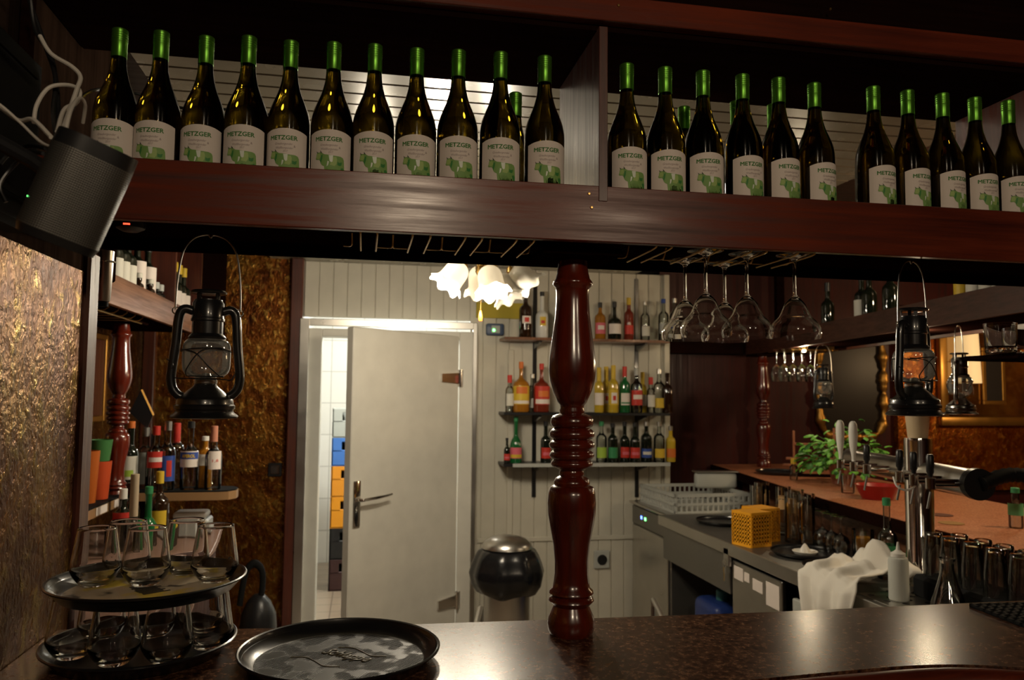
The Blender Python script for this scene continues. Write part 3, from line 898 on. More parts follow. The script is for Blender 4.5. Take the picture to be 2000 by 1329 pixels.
# ------------------------------------------------------------------ hurricane lanterns (origin at the top of the handle)
def lantern_kit(body=BLACK_M, handle=STEEL):
    # z=0 at bottom of the base, height .245 to the hat, handle loop to .36
    s = 1.06e-3
    base = MB().lathe([(0, 0), (.056, 0), (.0605, .001), (.062, .004), (.0595, .007), (.055, .010), (.0525, .013), (.053, .016), (.055, .018), (.0555, .024), (.0525, .027), (.0515, .036), (.0505, .038), (.044, .042), (.034, .052), (.024, .060), (.020, .0655), (.0, .0655)], 40).mesh('fuel_tank', body)
    burner = MB().lathe([(.0, .064), (.018, .064), (.021, .067), (.0215, .073), (.019, .075), (.012, .077), (.008, .086), (0, .088)], 28).mesh('burner', STEEL)
    gp = smooth_profile([(.022, .078), (.034, .081), (.0415, .090), (.0440, .103), (.0440, .132), (.0420, .144), (.036, .151), (.030, .154)], 4)
    globe = MB().lathe(gp, 36).mesh('glass_globe', GLOBE)
    chim = MB().lathe([(.030, .150), (.034, .152), (.035, .156), (.032, .160), (.0285, .163), (.0285, .186), (.031, .188), (.031, .192), (.0295, .194), (.0295, .222), (.026, .227), (.026, .229), (.0, .229)], 32)
    chimney = chim.mesh('chimney', body)
    hat = MB().lathe([(0, .247), (.030, .247), (.034, .244), (.033, .241), (.028, .240), (0, .240)], 32)
    for k in range(4):
        a = PI / 4 + k * PI / 2
        hat.box((-.004, -.001, .228), (.004, .001, .241), M=Matrix.Rotation(a, 4, 'Z') @ Matrix.Translation((0, -.024, 0)))
    hatm = hat.mesh('chimney_hat', body)
    kit = [('fuel_tank', base, []), ('burner', burner, [], 'bare steel burner collar'), ('glass_globe', globe, []), ('chimney', chimney, []), ('chimney_hat', hatm, [])]
    for sx in (-1, 1):
        pts = curve3([(sx * .026, 0, .206), (sx * .040, 0, .210), (sx * .049, 0, .204), (sx * .053, 0, .185), (sx * .056, 0, .140), (sx * .061, 0, .095), (sx * .062, 0, .075), (sx * .058, 0, .056), (sx * .048, 0, .044), (sx * .040, 0, .041)], 5)
        kit.append(('side_tube', MB().tube(pts, .0088, 12).mesh('side_tube', body), []))
        ring = [(sx * (.057 + .007 * math.cos(a)), .007 * math.sin(a) * .4, .206 + .007 * math.sin(a)) for a in [2 * PI * k / 12 for k in range(12)]]
        kit.append(('handle_ring', MB().tube(ring, .0014, 6, closed=True).mesh('handle_ring', handle), [], 'small steel ring'))
    pts = curve3([(-.059, 0, .208), (-.058, 0, .250), (-.053, 0, .300), (-.045, 0, .330), (-.028, 0, .350), (-.006, 0, .357), (0, 0, .352), (.006, 0, .357), (.028, 0, .350), (.045, 0, .330), (.053, 0, .300), (.058, 0, .250), (.059, 0, .208)], 5)
    kit.append(('wire_handle', MB().tube(pts, .0017, 8).mesh('wire_handle', handle), [], 'thin steel wire handle'))
    g = MB()
    for y in (-1, 1):
        R = .0468
        f = lambda a, z: (R * math.sin(a), y * R * math.cos(a), z)
        g.tube([f(-1.3 + 2.6 * i / 14, .130 + .003 * math.cos((i - 7) / 3)) for i in range(15)], .0011, 6)
        g.tube(curve3([f(-.75, .080), f(-.8, .092), f(-.35, .120), f(0, .131), f(.6, .134), f(1.2, .131)], 4), .0011, 6)
        g.tube(curve3([f(-1.2, .131), f(-.4, .124), f(.1, .100), f(.6, .080)], 4), .0011, 6)
        g.tube([f(-.75 + 1.5 * i / 10, .080) for i in range(11)], .0012, 6)
    kit.append(('globe_guard', g.mesh('globe_guard', body), []))
    lv = MB().tube(curve3([(-.066, 0, .078), (-.04, -.012, .076), (.0, -.028, .076), (.03, -.02, .075), (.046, -.005, .074), (.052, 0, .084), (.060, 0, .088)], 5), .0012, 6)
    lv.tube(curve3([(-.070, -.004, .112), (-.060, -.008, .106), (-.058, -.009, .098), (-.064, -.006, .090)], 4), .0012, 6)
    kit.append(('lift_lever', lv.mesh('lift_lever', body), []))
    return kit


LAN = lantern_kit()
LAN2 = lantern_kit(mat('silvered_steel', (.35, .34, .33), .22, 1.), STEEL)
HL = .357
q = at(412, 462, Y=1.60)
put(LAN, 'hurricane_lantern', 'black hurricane lantern hanging from the shelf at the left, glass globe', 'lantern', (q.x, 1.60, 1.905 - HL), math.radians(8), 'hurricane lanterns')
q = at(1780, 528, Y=1.60)
put(LAN, 'hurricane_lantern', 'black hurricane lantern hanging from the shelf in front of the beer taps', 'lantern', (q.x, 1.60, 1.917 - HL), math.radians(22), 'hurricane lanterns')
for nm, px in (('lantern_hook', at(412, 462, Y=1.60).x), ('lantern_hook', at(1780, 528, Y=1.60).x)):
    pass
q = at(1872, 650, X=2.30)
put(LAN2, 'hurricane_lantern', 'silver-grey hurricane lantern hanging furthest right behind the beer taps', 'lantern', (q.x, q.y, 1.895 - HL), math.radians(35), 'hurricane lanterns', .98)
q = at(1607, 700, X=2.47)
put(LAN, 'hurricane_lantern', 'small distant black lantern hanging beside the hanging wine glasses', 'lantern', (q.x, q.y, 1.895 - HL), math.radians(10), 'hurricane lanterns', .98)


# ------------------------------------------------------------------ speaker with its cables, upper left
def superell(r, a, n=3.2):
    c, s = math.cos(a), math.sin(a)
    k = (abs(c) ** n + abs(s) ** n) ** (-1 / n)
    return r * k * c, r * k * s


def spk_shell(z0, z1, r0, r1, nz, name, m, uv=(1, 1), cap=(True, True)):
    b = MB()
    b.grid(lambda u, v: (*superell(r0 + (r1 - r0) * v, u * 2 * PI), z0 + v * (z1 - z0)), 64, nz, closed_u=True)
    for f in b.bm.faces:
        for l in f.loops:
            l[b.uv].uv = (l[b.uv].uv[0] * uv[0], l[b.uv].uv[1] * uv[1])
    for c, zz, rr in ((cap[0], z0, r0), (cap[1], z1, r1)):
        if c:
            ce = b.bm.verts.new((0, 0, zz))
            ring = [b.bm.verts.new((*superell(rr, k / 64 * 2 * PI), zz)) for k in range(64)]
            for k in range(64):
                b.bm.faces.new((ce, ring[k], ring[(k + 1) % 64]))
    return b.mesh(name, m)


sp = at(150, 378, Y=1.0)
t = thing('speaker', 'dark grey perforated loudspeaker tilted on its bracket at the upper left', 'speaker', (sp.x, sp.y, sp.z), rot=(math.radians(14), math.radians(17), math.radians(28)))
t.scale = (.77, .77, .82)
link('grille', spk_shell(-.066, .056, .058, .0585, 4, 'grille', SPK, (120, 38), (False, False)), t)
link('top_cap', spk_shell(.056, .078, .0585, .0575, 2, 'top_cap', BLACK_P), t)
link('base_cap', spk_shell(-.078, -.066, .0545, .058, 2, 'base_cap', BLACK_P), t)
link('bracket', MB().box((-.02, .055, -.05), (.02, .075, .05), .004).tube([(0, .07, 0), (-.06, .12, .02), (-.14, .16, .03)], .012, 10).mesh('bracket', BLACK_P), t)
link('indicator_light', MB().lathe([(0, 0), (.0012, 0), (0, .001)], 8, Matrix.Translation((-.058, -.02, -.03)) @ Matrix.Rotation(-PI / 2, 4, 'Y')).mesh('indicator_light', LED_G), t, label='tiny indicator light')


def cable(pix, m, r, label, nm='cable', Ys=None):
    pts = [at(x, y, Y=Yv) for x, y, Yv in pix]
    o = link(nm, MB().tube(curve3(pts, 7), r, 8).mesh(nm, m))
    return tag(o, label, 'cable', 'speaker cables')


cable([(78, 70, 1.30), (100, 105, 1.29), (140, 130, 1.28), (157, 150, 1.27), (150, 175, 1.24), (138, 210, 1.2), (120, 262, 1.1)], WHITE_C, .0032, 'white cable running down from the top left into the speaker')
cable([(66, 240, 1.25), (72, 205, 1.26), (95, 172, 1.27), (130, 166, 1.27), (155, 176, 1.26), (150, 200, 1.24), (125, 215, 1.2), (112, 258, 1.12)], WHITE_C, .0030, 'white cable looping high above the speaker')
cable([(-30, 185, 1.15), (20, 225, 1.14), (40, 236, 1.13), (65, 234, 1.1), (100, 268, 1.06)], WHITE_C, .0028, 'white cable coming in from the left edge to the speaker top')
cable([(-30, 190, 1.13), (0, 205, 1.13), (40, 240, 1.12), (80, 278, 1.08), (110, 290, 1.02)], WHITE_C, .0020, 'thin yellowish cable below the other cable at the left edge')
cable([(125, 270, 1.08), (138, 215, 1.15), (155, 192, 1.24), (166, 205, 1.27), (162, 240, 1.3)], WHITE_C, .0028, 'short white cable bent over behind the speaker')
cable([(60, 0, 1.35), (70, 60, 1.35), (100, 110, 1.33), (112, 180, 1.3), (115, 240, 1.25), (118, 268, 1.12)], BLACK_P, .0036, 'black cable hanging down beside the white ones')
cable([(50, -20, 1.36), (85, 80, 1.35), (108, 150, 1.3), (104, 220, 1.25), (112, 272, 1.1)], BLACK_P, .0036, 'second black cable beside the dark wall')
cable([(120, 262, 1.12), (140, 215, 1.3), (165, 185, 1.45), (200, 174, 1.62), (260, 182, 1.70), (330, 200, 1.70), (350, 210, 1.70), (400, 215, 1.70), (470, 214, 1.70), (530, 226, 1.71), (560, 250, 1.72)], BLACK_P, .0030, 'long black cable behind the first wine bottles on the shelf')
cable([(0, 320, 1.2), (20, 300, 1.2), (60, 285, 1.15), (90, 290, 1.1)], BLACK_P, .003, 'black cable curving left of the speaker')
cable([(12, 395, 1.2), (0, 360, 1.2), (30, 320, 1.2), (60, 300, 1.15), (85, 300, 1.08)], BLACK_P, .003, 'black cable looping low to the left of speaker')
# the dark box behind the speaker
t = thing('wall_box', 'black equipment box high on the wall behind the speaker', 'box', (XL + .002, 1.0, 1.865))
link('box_body', MB().box((0, -.25, 0), (.05, .46, .30), .01).mesh('box_body', BLACK_R), t)
link('front_frame', MB().box((.061, -.2, .04), (.066, .40, .05)).box((.061, -.2, .25), (.066, .40, .26)).mesh('front_frame', BLACK_R), t)
# small red light of the alarm under the shelf
q = at(255, 443, Z=1.918)
t = thing('sensor', 'small dark sensor with a red light under the shelf beside the speaker', 'sensor', (q.x, max(1.5, q.y), 1.9245))
link('casing', MB().lathe([(0, 0), (.028, 0), (.026, -.010), (.015, -.016), (0, -.016)], 20).mesh('casing', BLACK_P), t)
link('light', MB().box((-.006, -.027, -.008), (.006, -.0245, -.005)).mesh('light', LED_R), t, label='red light')


# ------------------------------------------------------------------ round trays and tumblers on the counter
def tray_kit(R, inner=TRAY_IN, rim_h=.024, print_m=None, logo=None):
    pf = [(0, 0), (R * .84, 0), (R * .88, .002), (R * .985, rim_h - .002), (R, rim_h), (R + .003, rim_h + .0005), (R + .0035, rim_h + .003), (R + .001, rim_h + .0045), (R - .002, rim_h + .003), (R * .965, rim_h - .006), (R * .865, .0055), (R * .84, .0035), (0, .0035)]
    body = MB().lathe(pf, 72).mesh('tray_body', BLACK_M)
    kit = [('tray_body', body, [])]
    if inner is not None:
        kit.append(('tray_floor', MB().lathe([(0, .0045), (R * .845, .0045), (R * .845, .0036)], 64, ).mesh('tray_floor', inner), []))
    return kit


# raised-dot mat for the empty tray
m, N, L, bs = new_mat('dotted_non_slip_floor')
t_ = N.new('ShaderNodeTexCoord'); v = N.new('ShaderNodeTexVoronoi'); v.inputs['Randomness'].default_value = 0; v.inputs['Scale'].default_value = 260
mpn = N.new('ShaderNodeMapping'); mpn.inputs['Rotation'].default_value = (0, 0, .5)
L.new(t_.outputs['Object'], mpn.inputs[0]); L.new(mpn.outputs[0], v.inputs['Vector'])
bs.inputs['Base Color'].default_value = (.016, .016, .016, 1); bs.inputs['Roughness'].default_value = .40; bs.inputs['Specular IOR Level'].default_value = .3
nz = N.new('ShaderNodeTexNoise'); nz.inputs['Scale'].default_value = 22; L.new(t_.outputs['Object'], nz.inputs['Vector'])
rp = N.new('ShaderNodeValToRGB'); rp.color_ramp.elements[0].position = .42; rp.color_ramp.elements[1].position = .55; L.new(nz.outputs['Fac'], rp.inputs[0])
mm = N.new('ShaderNodeMath'); mm.operation = 'MULTIPLY'; L.new(rp.outputs[0], mm.inputs[0]); mm.inputs[1].default_value = 1.0
bp = N.new('ShaderNodeBump'); bp.invert = True; bp.inputs['Distance'].default_value = .004; L.new(mm.outputs[0], bp.inputs['Strength']); L.new(v.outputs['Distance'], bp.inputs['Height']); L.new(bp.outputs[0], bs.inputs['Normal'])
DOTMAT = m
TR = tray_kit(.178, DOTMAT)
t = put(TR, 'serving_tray', 'empty round black serving tray with dotted floor on the brown counter', 'tray', (-.030, 1.500, ZC + .0005), math.radians(0), 'round trays')
# raised ring lettering and flourish in the middle of the tray floor
bm = text_bm('Schlappe', .042, .105, bold=.0008, shear=.3)
me = bpy.data.meshes.new('raised_lettering'); bmesh.ops.solidify(bm, geom=bm.faces, thickness=-.0008); bm.to_mesh(me); bm.free(); me.materials.append(mat('worn_tray_lettering', (.11, .095, .06), .4))
c = link('raised_lettering', me, t, (.005, .005, .0050)); c.rotation_euler = (0, 0, math.radians(-38))
for dx, dy in ((-.045, -.012), (.038, .030)):
    pts = curve3([(-.055, .0, .005), (-.03, .012, .005), (0, .003, .005), (.03, -.008, .005), (.055, .004, .005)], 6)
    c = link('raised_flourish', MB().tube(pts, .0011, 6).mesh('raised_flourish', mat('worn_tray_lettering_line', (.11, .095, .06), .4)), t, (dx * .3, dy, 0)); c.rotation_euler = (0, 0, math.radians(-38)); c.location = (dx, dy, 0)

# printed floor of the upper tray
m, N, L, bs = new_mat('faded_yellow_tray_print')
t_ = N.new('ShaderNodeTexCoord')
n1 = N.new('ShaderNodeTexNoise'); n1.inputs['Scale'].default_value = 11; n1.inputs['Detail'].default_value = 3; L.new(t_.outputs['Object'], n1.inputs['Vector'])
r1 = N.new('ShaderNodeValToRGB'); L.new(n1.outputs['Fac'], r1.inputs[0])
e = r1.color_ramp.elements; e[0].position = .36; e[0].color = (.03, .025, .02, 1); e[1].position = .60; e[1].color = (.62, .46, .05, 1); k = e.new(.41); k.color = (.50, .42, .30, 1); k = e.new(.53); k.color = (.55, .44, .30, 1)
L.new(r1.outputs[0], bs.inputs['Base Color']); bs.inputs['Roughness'].default_value = .3
TRP = tray_kit(.170, m)
TC = Vector((-.384, 1.59, 0))
put(tray_kit(.166, TRAY_IN), 'serving_tray', 'round black tray on the counter holding the lower layer of tumblers', 'tray', (TC.x - .012, TC.y + .012, ZC + .0005), 0, 'round trays')
ZT2 = ZC + .005 + .112
tt = put(TRP, 'serving_tray', 'round tray with faded yellow print balanced on the lower tumblers', 'tray', (TC.x, TC.y, ZT2), 0, 'round trays')
ink = MB()
for i in range(9):
    ink.box((-.026 + rnd.uniform(-.004, .004), -.040 + i * .0085, .0047), (.020 + rnd.uniform(-.006, .006), -.0345 + i * .0085, .0052), M=Matrix.Rotation(math.radians(35), 4, 'Z'))
link('dark_print', ink.mesh('dark_print', mat('dark_tray_ink', (.025, .022, .018), .4)), tt)


def tumbler_kit():
    o = smooth_profile([(.0, 0), (.020, 0), (.026, .003), (.036, .014), (.0435, .028), (.0440, .036), (.0415, .055), (.037, .085), (.0335, .108)], 4)
    i = smooth_profile([(.0317, .1085), (.0350, .085), (.0394, .055), (.0417, .037), (.0405, .030), (.033, .019), (.024, .0125), (0, .011)], 4)
    return [('tumbler_glass', MB().lathe(o + i, 36).mesh('tumbler_glass', GLASS, angle=70), [])]


TUM = tumbler_kit()
ZU_ = ZT2 + .0048
# upper layer: base pixel (x, y) on the tray floor
for x, y, lab in ((-.490, 1.632, 'tumbler standing furthest left on the upper tray'), (-.398, 1.622, 'tumbler standing at the front middle of the upper tray'),
                  (-.276, 1.634, 'tumbler standing furthest right on the upper tray'), (-.345, 1.708, 'tumbler on the upper tray behind the front right one'), (-.455, 1.708, 'tumbler at the very back of the upper tray beside the wall')):
    put(TUM, 'tumbler', lab, 'glass', (x, y, ZU_), rnd.uniform(0, 6), 'tumblers on the upper tray')
for x, y, lab in ((-.510, 1.585, 'tumbler on the lower tray furthest left, next to the gold wall'), (-.424, 1.535, 'tumbler at the front of the lower tray, second from left'),
                  (-.334, 1.530, 'tumbler at the front of the lower tray, third from left'), (-.278, 1.605, 'tumbler on the lower tray furthest right in front'), (-.305, 1.695, 'tumbler at the back right edge of the lower tray'), (-.395, 1.680, 'tumbler at the back middle of the lower tray'), (-.487, 1.680, 'tumbler at the back left of the lower tray')):
    put(TUM, 'tumbler', lab, 'glass', (x, y, ZC + .0053), rnd.uniform(0, 6), 'tumblers on the lower tray')

# ------------------------------------------------------------------ ceiling lamp in the kitchen
LX, LY = at(938, 545, Y=3.3).x, 3.3
LZ = at(938, 545, Y=3.3).z          # height of the shades' centre
t = thing('ceiling_lamp', 'brass kitchen ceiling lamp with frilled opal tulip shades, partly lit', 'lamp', (LX, LY, LZ))
link('ceiling_rose', MB().lathe([(0, 2.449 - LZ), (.055, 2.449 - LZ), (.05, 2.43 - LZ), (.02, 2.41 - LZ), (.008, 2.405 - LZ), (.008, .06), (.018, .05), (.022, .03), (.012, .012), (0, .008)], 24).mesh('ceiling_rose', BRASS), t)


def shade_mesh(m):
    def wob(r, z, a):
        k = max(0, (.125 - z) / .125)          # frill grows towards the open rim at z=0
        w = math.cos(7 * a) * k ** 3
        return r * (1 + .075 * w), z - .009 * w
    o = [(.012, .118), (.030, .115), (.046, .098), (.052, .075), (.053, .050), (.055, .028), (.063, .010), (.076, 0)]
    i = [(.073, .001), (.060, .012), (.052, .030), (.050, .052), (.049, .075), (.043, .096), (.028, .111), (.011, .114)]
    return MB().lathe(smooth_profile(o, 3) + smooth_profile(i, 3), 40, wob=wob).mesh('tulip_shade', m, angle=80)


SH = {0: shade_mesh(LIT), 1: shade_mesh(LIT2), 2: shade_mesh(OPAL)}
for dirdeg, tilt, st, tx, ty, tz in ((192, 38, 0, -.075, -.01, .062), (285, 24, 1, .022, -.07, .042), (75, 34, 1, .01, .10, .070), (330, 26, 2, .085, .02, .028), (0, 52, 2, .130, -.01, .052)):
    a = math.radians(dirdeg)
    d = Vector((math.cos(a), math.sin(a), 0))
    top = Vector((tx, ty, tz))
    arm = link('lamp_arm', MB().tube(curve3([Vector((0, 0, .04)), Vector((tx * .35, ty * .35, .085)), Vector((tx * .8, ty * .8, tz + .035)), top], 6), .0055, 10).lathe([(0, .0), (.017, 0), (.019, -.02), (.012, -.026), (0, -.026)], 14, Matrix.Translation(top)).mesh('lamp_arm', BRASS), t)
    s = link('tulip_shade', SH[st], arm)
    ax = (Vector((0, 0, -1)) * math.cos(math.radians(tilt)) + d * math.sin(math.radians(tilt))).normalized()
    rotm = (-ax).to_track_quat('Z', 'Y').to_matrix().to_4x4()
    s.matrix_local = Matrix.Translation(top + ax * .125) @ rotm
    if st < 2:
        wpos = Vector((LX, LY, LZ)) + top + ax * .155
        point('lamp_bulb', wpos, (27.0 if st == 0 else 13.0), (1, .87, .67), .03)
link('pull_cord', MB().tube([(.0, -.02, .01), (.0, -.022, -.135)], .0018, 6).mesh('pull_cord', BRASS), t)
link('cord_knob', MB().lathe([(0, -.185), (.006, -.184), (.009, -.176), (.008, -.160), (.004, -.140), (0, -.135)], 14, Matrix.Translation((0, -.022, 0))).mesh('cord_knob', ORANGE), t)

# ------------------------------------------------------------------ bottle kinds for the back shelves
def spirit(h, r, m, cap, cap_m, lab=None, lab_m=None, neck=.30, shoulder=.12, sub=None, square=False):
    """r body radius, h full height; lab=(z0, z1, half angle)"""
    hn = h * (1 - neck)
    rn = .0135
    pf = [(0, .001), (r * .92, 0), (r, .006), (r, hn - h * shoulder)] + smooth_profile([(r, hn - h * shoulder), (r * .86, hn - h * shoulder * .45), (r * .48, hn), (rn, hn + h * .06), (rn, h - .022)], 3)[1:] + [(0, h - .022)]
    b = MB()
    b.lathe(pf, 20)
    kit = [('bottle_glass', b.mesh('bottle_glass', m), []),
           ('cap', MB().lathe([(rn * .9, h - cap), (rn * 1.15, h - cap), (rn * 1.15, h - .002), (rn, h), (0, h)], 14).mesh('cap', cap_m), [])]
    if lab:
        z0, z1, half = lab
        subs = []
        if sub:
            for (s0, s1, hh, mm_) in sub:
                subs.append(('label_print', label_band(r + .0009, s0, s1, hh, 'label_print', mm_), []))
        kit.append(('label', label_band(r + .0005, z0, z1, half, 'label', lab_m), subs))
    return kit


def on(px, py, Y=None, X=None, Z=None):
    return at(px, py, X=X, Y=Y, Z=Z)


# wall shelves
shz = []
XS0, XS1 = at(985, 660, Y=5.0).x, at(1306, 668, Y=5.0).x
for k, (py, lab, m) in enumerate(((661, 'top wall shelf of spirits with a light wooden edge', MAHOG_Y), (806, 'dark middle wall shelf of spirits behind the pillar', BLACK_P), (905, 'lowest wall shelf with a pale front edge, syrup bottles', DARK))):
    z = at(1150, py, Y=4.98).z
    shz.append(z)
    t = thing('wall_shelf', lab, 'shelf', ((XS0 + XS1) / 2, 5.0, z - .02), group='wall shelves')
    w = (XS1 - XS0) / 2
    link('board', MB().box((-w, -.02, 0), (w, .19, .018), .002).mesh('board', BLACK_P if k else MAHOG_Y), t)
    if k == 2:
        link('front_edge', MB().box((-w + .06, -.026, -.004), (w, -.0205, .020), .001).mesh('front_edge', GRAYBOX), t, label='pale front edge strip')
    for bx in (at(1044, 800, Y=5.18).x, at(1244, 800, Y=5.18).x):
        link('bracket', MB().prism([(.17, -.002), (.0, -.002), (.0, -.012), (.17, -.05)], -.008, .008, Matrix.Translation((bx - (XS0 + XS1) / 2, 0, 0)) @ Matrix.Rotation(PI / 2, 4, 'Z') @ Matrix.Rotation(PI / 2, 4, 'X')).mesh('bracket', BLACK_M), t)
for px in (1044, 1244):
    X = at(px, 800, Y=5.19).x
    z1, z0 = at(px, 545, Y=5.19).z, at(px, 972, Y=5.19).z
    o = link('shelf_upright', MB().box((X - .014, 5.192, z0), (X + .014, 5.1995, z1), .002).mesh('shelf_upright', BLACK_M))
    tag(o, 'black metal slotted upright holding the wall shelves, ' + ('left one' if px == 1044 else 'right one'), 'upright', 'shelf uprights')

K = {}
K['kahl'] = spirit(.31, .045, BROWNG, .035, BLACK_P, (.05, .15, 1.0), BROWNG, sub=[(.09, .14, .7, PAPER), (.10, .13, .35, RED)])
K['mali'] = spirit(.31, .043, MILK, .03, BLACK_P, (.08, .14, .5), YELLOW, neck=.42, sub=[(.095, .115, .3, RED)])
K['jager'] = spirit(.27, .038, GREENG, .03, BLACK_P, (.04, .10, 1.1), RED, sub=[(.06, .09, .5, PAPER)])
K['whis'] = spirit(.27, .041, AMBER, .04, BLACK_P, (.04, .12, 1.1), PINK, sub=[(.07, .10, .6, PAPER)])
K['rum'] = spirit(.27, .048, DARKG, .04, BLACK_P, (.04, .11, 1.2), PAPER, neck=.42)
K['clr'] = spirit(.28, .034, CLEARG, .03, STEEL, (.03, .10, 1.1), PAPER_W)
K['clr2'] = spirit(.29, .036, CLEARG, .03, BLUE, (.05, .12, 1.1), GRAYBOX)
K['liq'] = spirit(.29, .034, PINKG, .05, YELLOW, (.04, .10, 1.0), RED)
K['bot_amb'] = spirit(.33, .057, AMBER, .045, ORANGE, (.05, .17, 1.2), YELLOW, neck=.36, sub=[(.055, .075, 1.1, PAPER), (.12, .165, .7, ORANGE)])
K['bot_red'] = spirit(.32, .055, PINKG, .040, RED, (.05, .17, 1.2), RED, neck=.36, sub=[(.055, .085, 1.1, PAPER), (.10, .14, .7, ORANGE)])
K['yel'] = spirit(.31, .034, YELLOWG, .09, YELLOW, (.05, .15, 1.2), YELLOW, sub=[(.06, .13, .6, PAPER), (.08, .11, .3, RED)])
K['yel2'] = spirit(.30, .032, YELLOWG, .09, YELLOW, (.05, .13, 1.2), PAPER)
K['grn'] = spirit(.31, .037, GREENG, .07, RED, (.05, .13, 1.1), PAPER, sub=[(.06, .07, 1.0, GREENP)])
K['redlab'] = spirit(.30, .040, CLEARG, .05, GRAYBOX, (.05, .15, 1.3), RED, sub=[(.09, .12, .9, PAPER)])
K['smallred'] = spirit(.24, .028, CLEARG, .05, RED, (.04, .12, 1.1), PAPER_W)
K['port'] = spirit(.27, .037, BROWNG, .03, BROWNG, (.06, .13, 1.0), BROWNG)
K['syr_g'] = spirit(.30, .040, GREENG, .03, GREENP, (.03, .10, 1.3), PINK, neck=.45, shoulder=.22, sub=[(.035, .055, 1.2, YELLOW)])
K['syr_r'] = spirit(.27, .034, DARKG, .03, BLACK_P, (.03, .10, 1.3), RED, neck=.36, sub=[(.05, .07, .9, PINK)])
K['syr_l'] = spirit(.27, .037, CLEARG, .03, GREENP, (.03, .10, 1.3), LIME)
K['syr_d'] = spirit(.26, .034, DARKG, .03, BLACK_P, (.03, .10, 1.3), GREENP)
K['syr_b'] = spirit(.27, .038, DARKG, .03, STEEL, (.03, .09, 1.3), BLUE, sub=[(.05, .07, .9, PAPER_W)])
K['syr_y'] = spirit(.27, .038, CLEARG, .03, STEEL, (.03, .09, 1.3), YELLOW)
K['syr_o'] = spirit(.24, .034, YELLOWG, .03, STEEL, (.03, .09, 1.3), ORANGE)

rows = [
    (0, 'spirits on the top wall shelf', [(1026, 'kahl', 1.0, 'dark brown bottle with a cream and red label, left on the top wall shelf'), (1058, 'mali', 1.0, 'white coated bottle with a yellow emblem on the top wall shelf'), (1092, 'jager', .95, 'dark green bottle half behind the pillar, on the top wall shelf'),
         (1172, 'whis', .93, 'amber bottle with pink label just right of the pillar, top wall shelf'), (1200, 'rum', .95, 'round dark bottle with broad cream label on the top wall shelf'), (1228, 'liq', 1.0, 'reddish bottle with yellow neck on the top wall shelf'), (1260, 'clr', .95, 'clear bottle with white label in front of the right shelf upright'), (1296, 'clr2', 1.0, 'clear bottle with blue cap near the right end of the top shelf'), (1318, 'clr', 1.05, 'clear bottle at the right end of the top wall shelf')]),
    (1, 'spirits on the middle wall shelf', [(996, 'smallred', 1.0, 'slim bottle with white label at the left end of the middle wall shelf'), (1018, 'bot_amb', 1.0, 'amber spirit bottle with yellow label and orange cap, middle wall shelf'), (1040, 'clr', .9, 'clear bottle between the amber and the red labelled ones, middle shelf'), (1058, 'bot_red', 1.0, 'bottle with red label and red cap left of the pillar'),
         (1170, 'yel2', 1.0, 'yellow bottle with white label beside the pillar, middle wall shelf'), (1184, 'yel', 1.0, 'taller yellow bottle at the back of the middle wall shelf'), (1198, 'yel', 1.02, 'bright yellow bottle with red print on the middle wall shelf'), (1220, 'grn', 1.0, 'green bottle with cream label and red neck on the middle shelf'), (1243, 'redlab', 1.0, 'clear bottle with a large red label on the middle wall shelf'),
         (1255, 'yel2', .92, 'pale bottle with golden neck behind the red labelled one'), (1271, 'smallred', 1.0, 'small clear bottle with red cap on the middle wall shelf'), (1287, 'syr_y', 1.1, 'small bottle with a yellow label second from right, middle wall shelf'), (1303, 'port', 1.0, 'dark brown bottle at the right end of the middle wall shelf')]),
    (2, 'syrups on the lowest wall shelf', [(992, 'syr_r', .6, 'small bottle at the far left of the lowest wall shelf'), (1009, 'syr_g', 1.0, 'green soda bottle with pink and yellow label on the lowest shelf'), (1067, 'syr_r', 1.0, 'dark bottle with red label peeking out left of the pillar'),
         (1175, 'syr_l', 1.0, 'bottle with lime green label right of the pillar, lowest shelf'), (1197, 'syr_d', 1.0, 'dark bottle with small green label on the lowest wall shelf'), (1220, 'syr_r', 1.0, 'first of two dark bottles with red labels, lowest wall shelf'), (1240, 'syr_r', .98, 'second of two dark bottles with red labels, lowest wall shelf'), (1262, 'syr_b', 1.0, 'dark bottle with a blue label on the lowest wall shelf'), (1287, 'syr_y', 1.0, 'clear bottle with a yellow label on the lowest wall shelf'), (1309, 'syr_o', 1.0, 'golden bottle at the right end of the lowest wall shelf')]),
]
for k, g, items in rows:
    for n_, (px, kk, sc, lab) in enumerate(items):
        yy = 5.06 if n_ % 2 else 5.04
        if 'behind' in lab or 'at the back' in lab or 'between' in lab:
            yy = 5.14
        q = at(px, 700, Y=yy)
        put(K[kk], 'spirit_bottle', lab, 'bottle', (q.x, yy, shz[k] - .0015), rnd.uniform(-.15, .15), g, (sc * .99, sc * .99, sc))

# ------------------------------------------------------------------ bin, socket, tubular rails
q = at(990, 1130, Y=4.35)
t = thing('waste_bin', 'steel round waste bin with domed lid and black liner hanging over', 'bin', (q.x, 4.35, 0))
link('bin_body', MB().lathe([(0, .002), (.125, 0), (.128, .01), (.128, .66), (0, .66)], 36).mesh('bin_body', STEEL), t)
def liner(r, z, a):
    k = math.sin(9 * a) * .5 + math.sin(5 * a + 1) * .5
    return r * (1 + .05 * k), z + .012 * math.sin(4 * a) * (.8 if z < .6 else .1)
link('bin_liner', MB().lathe([(.133, .50), (.165, .515), (.195, .56), (.207, .615), (.196, .655), (.178, .70), (.158, .735), (.140, .745), (.132, .748)], 72, wob=liner).mesh('bin_liner', BLACK_GL, angle=180), t)
link('dome_lid', MB().lathe([(.135, .749), (.143, .752), (.140, .764), (.128, .782), (.10, .802), (.06, .813), (0, .817)], 36).mesh('dome_lid', STEEL), t)
q = at(1176, 1094, Y=YB - .02)
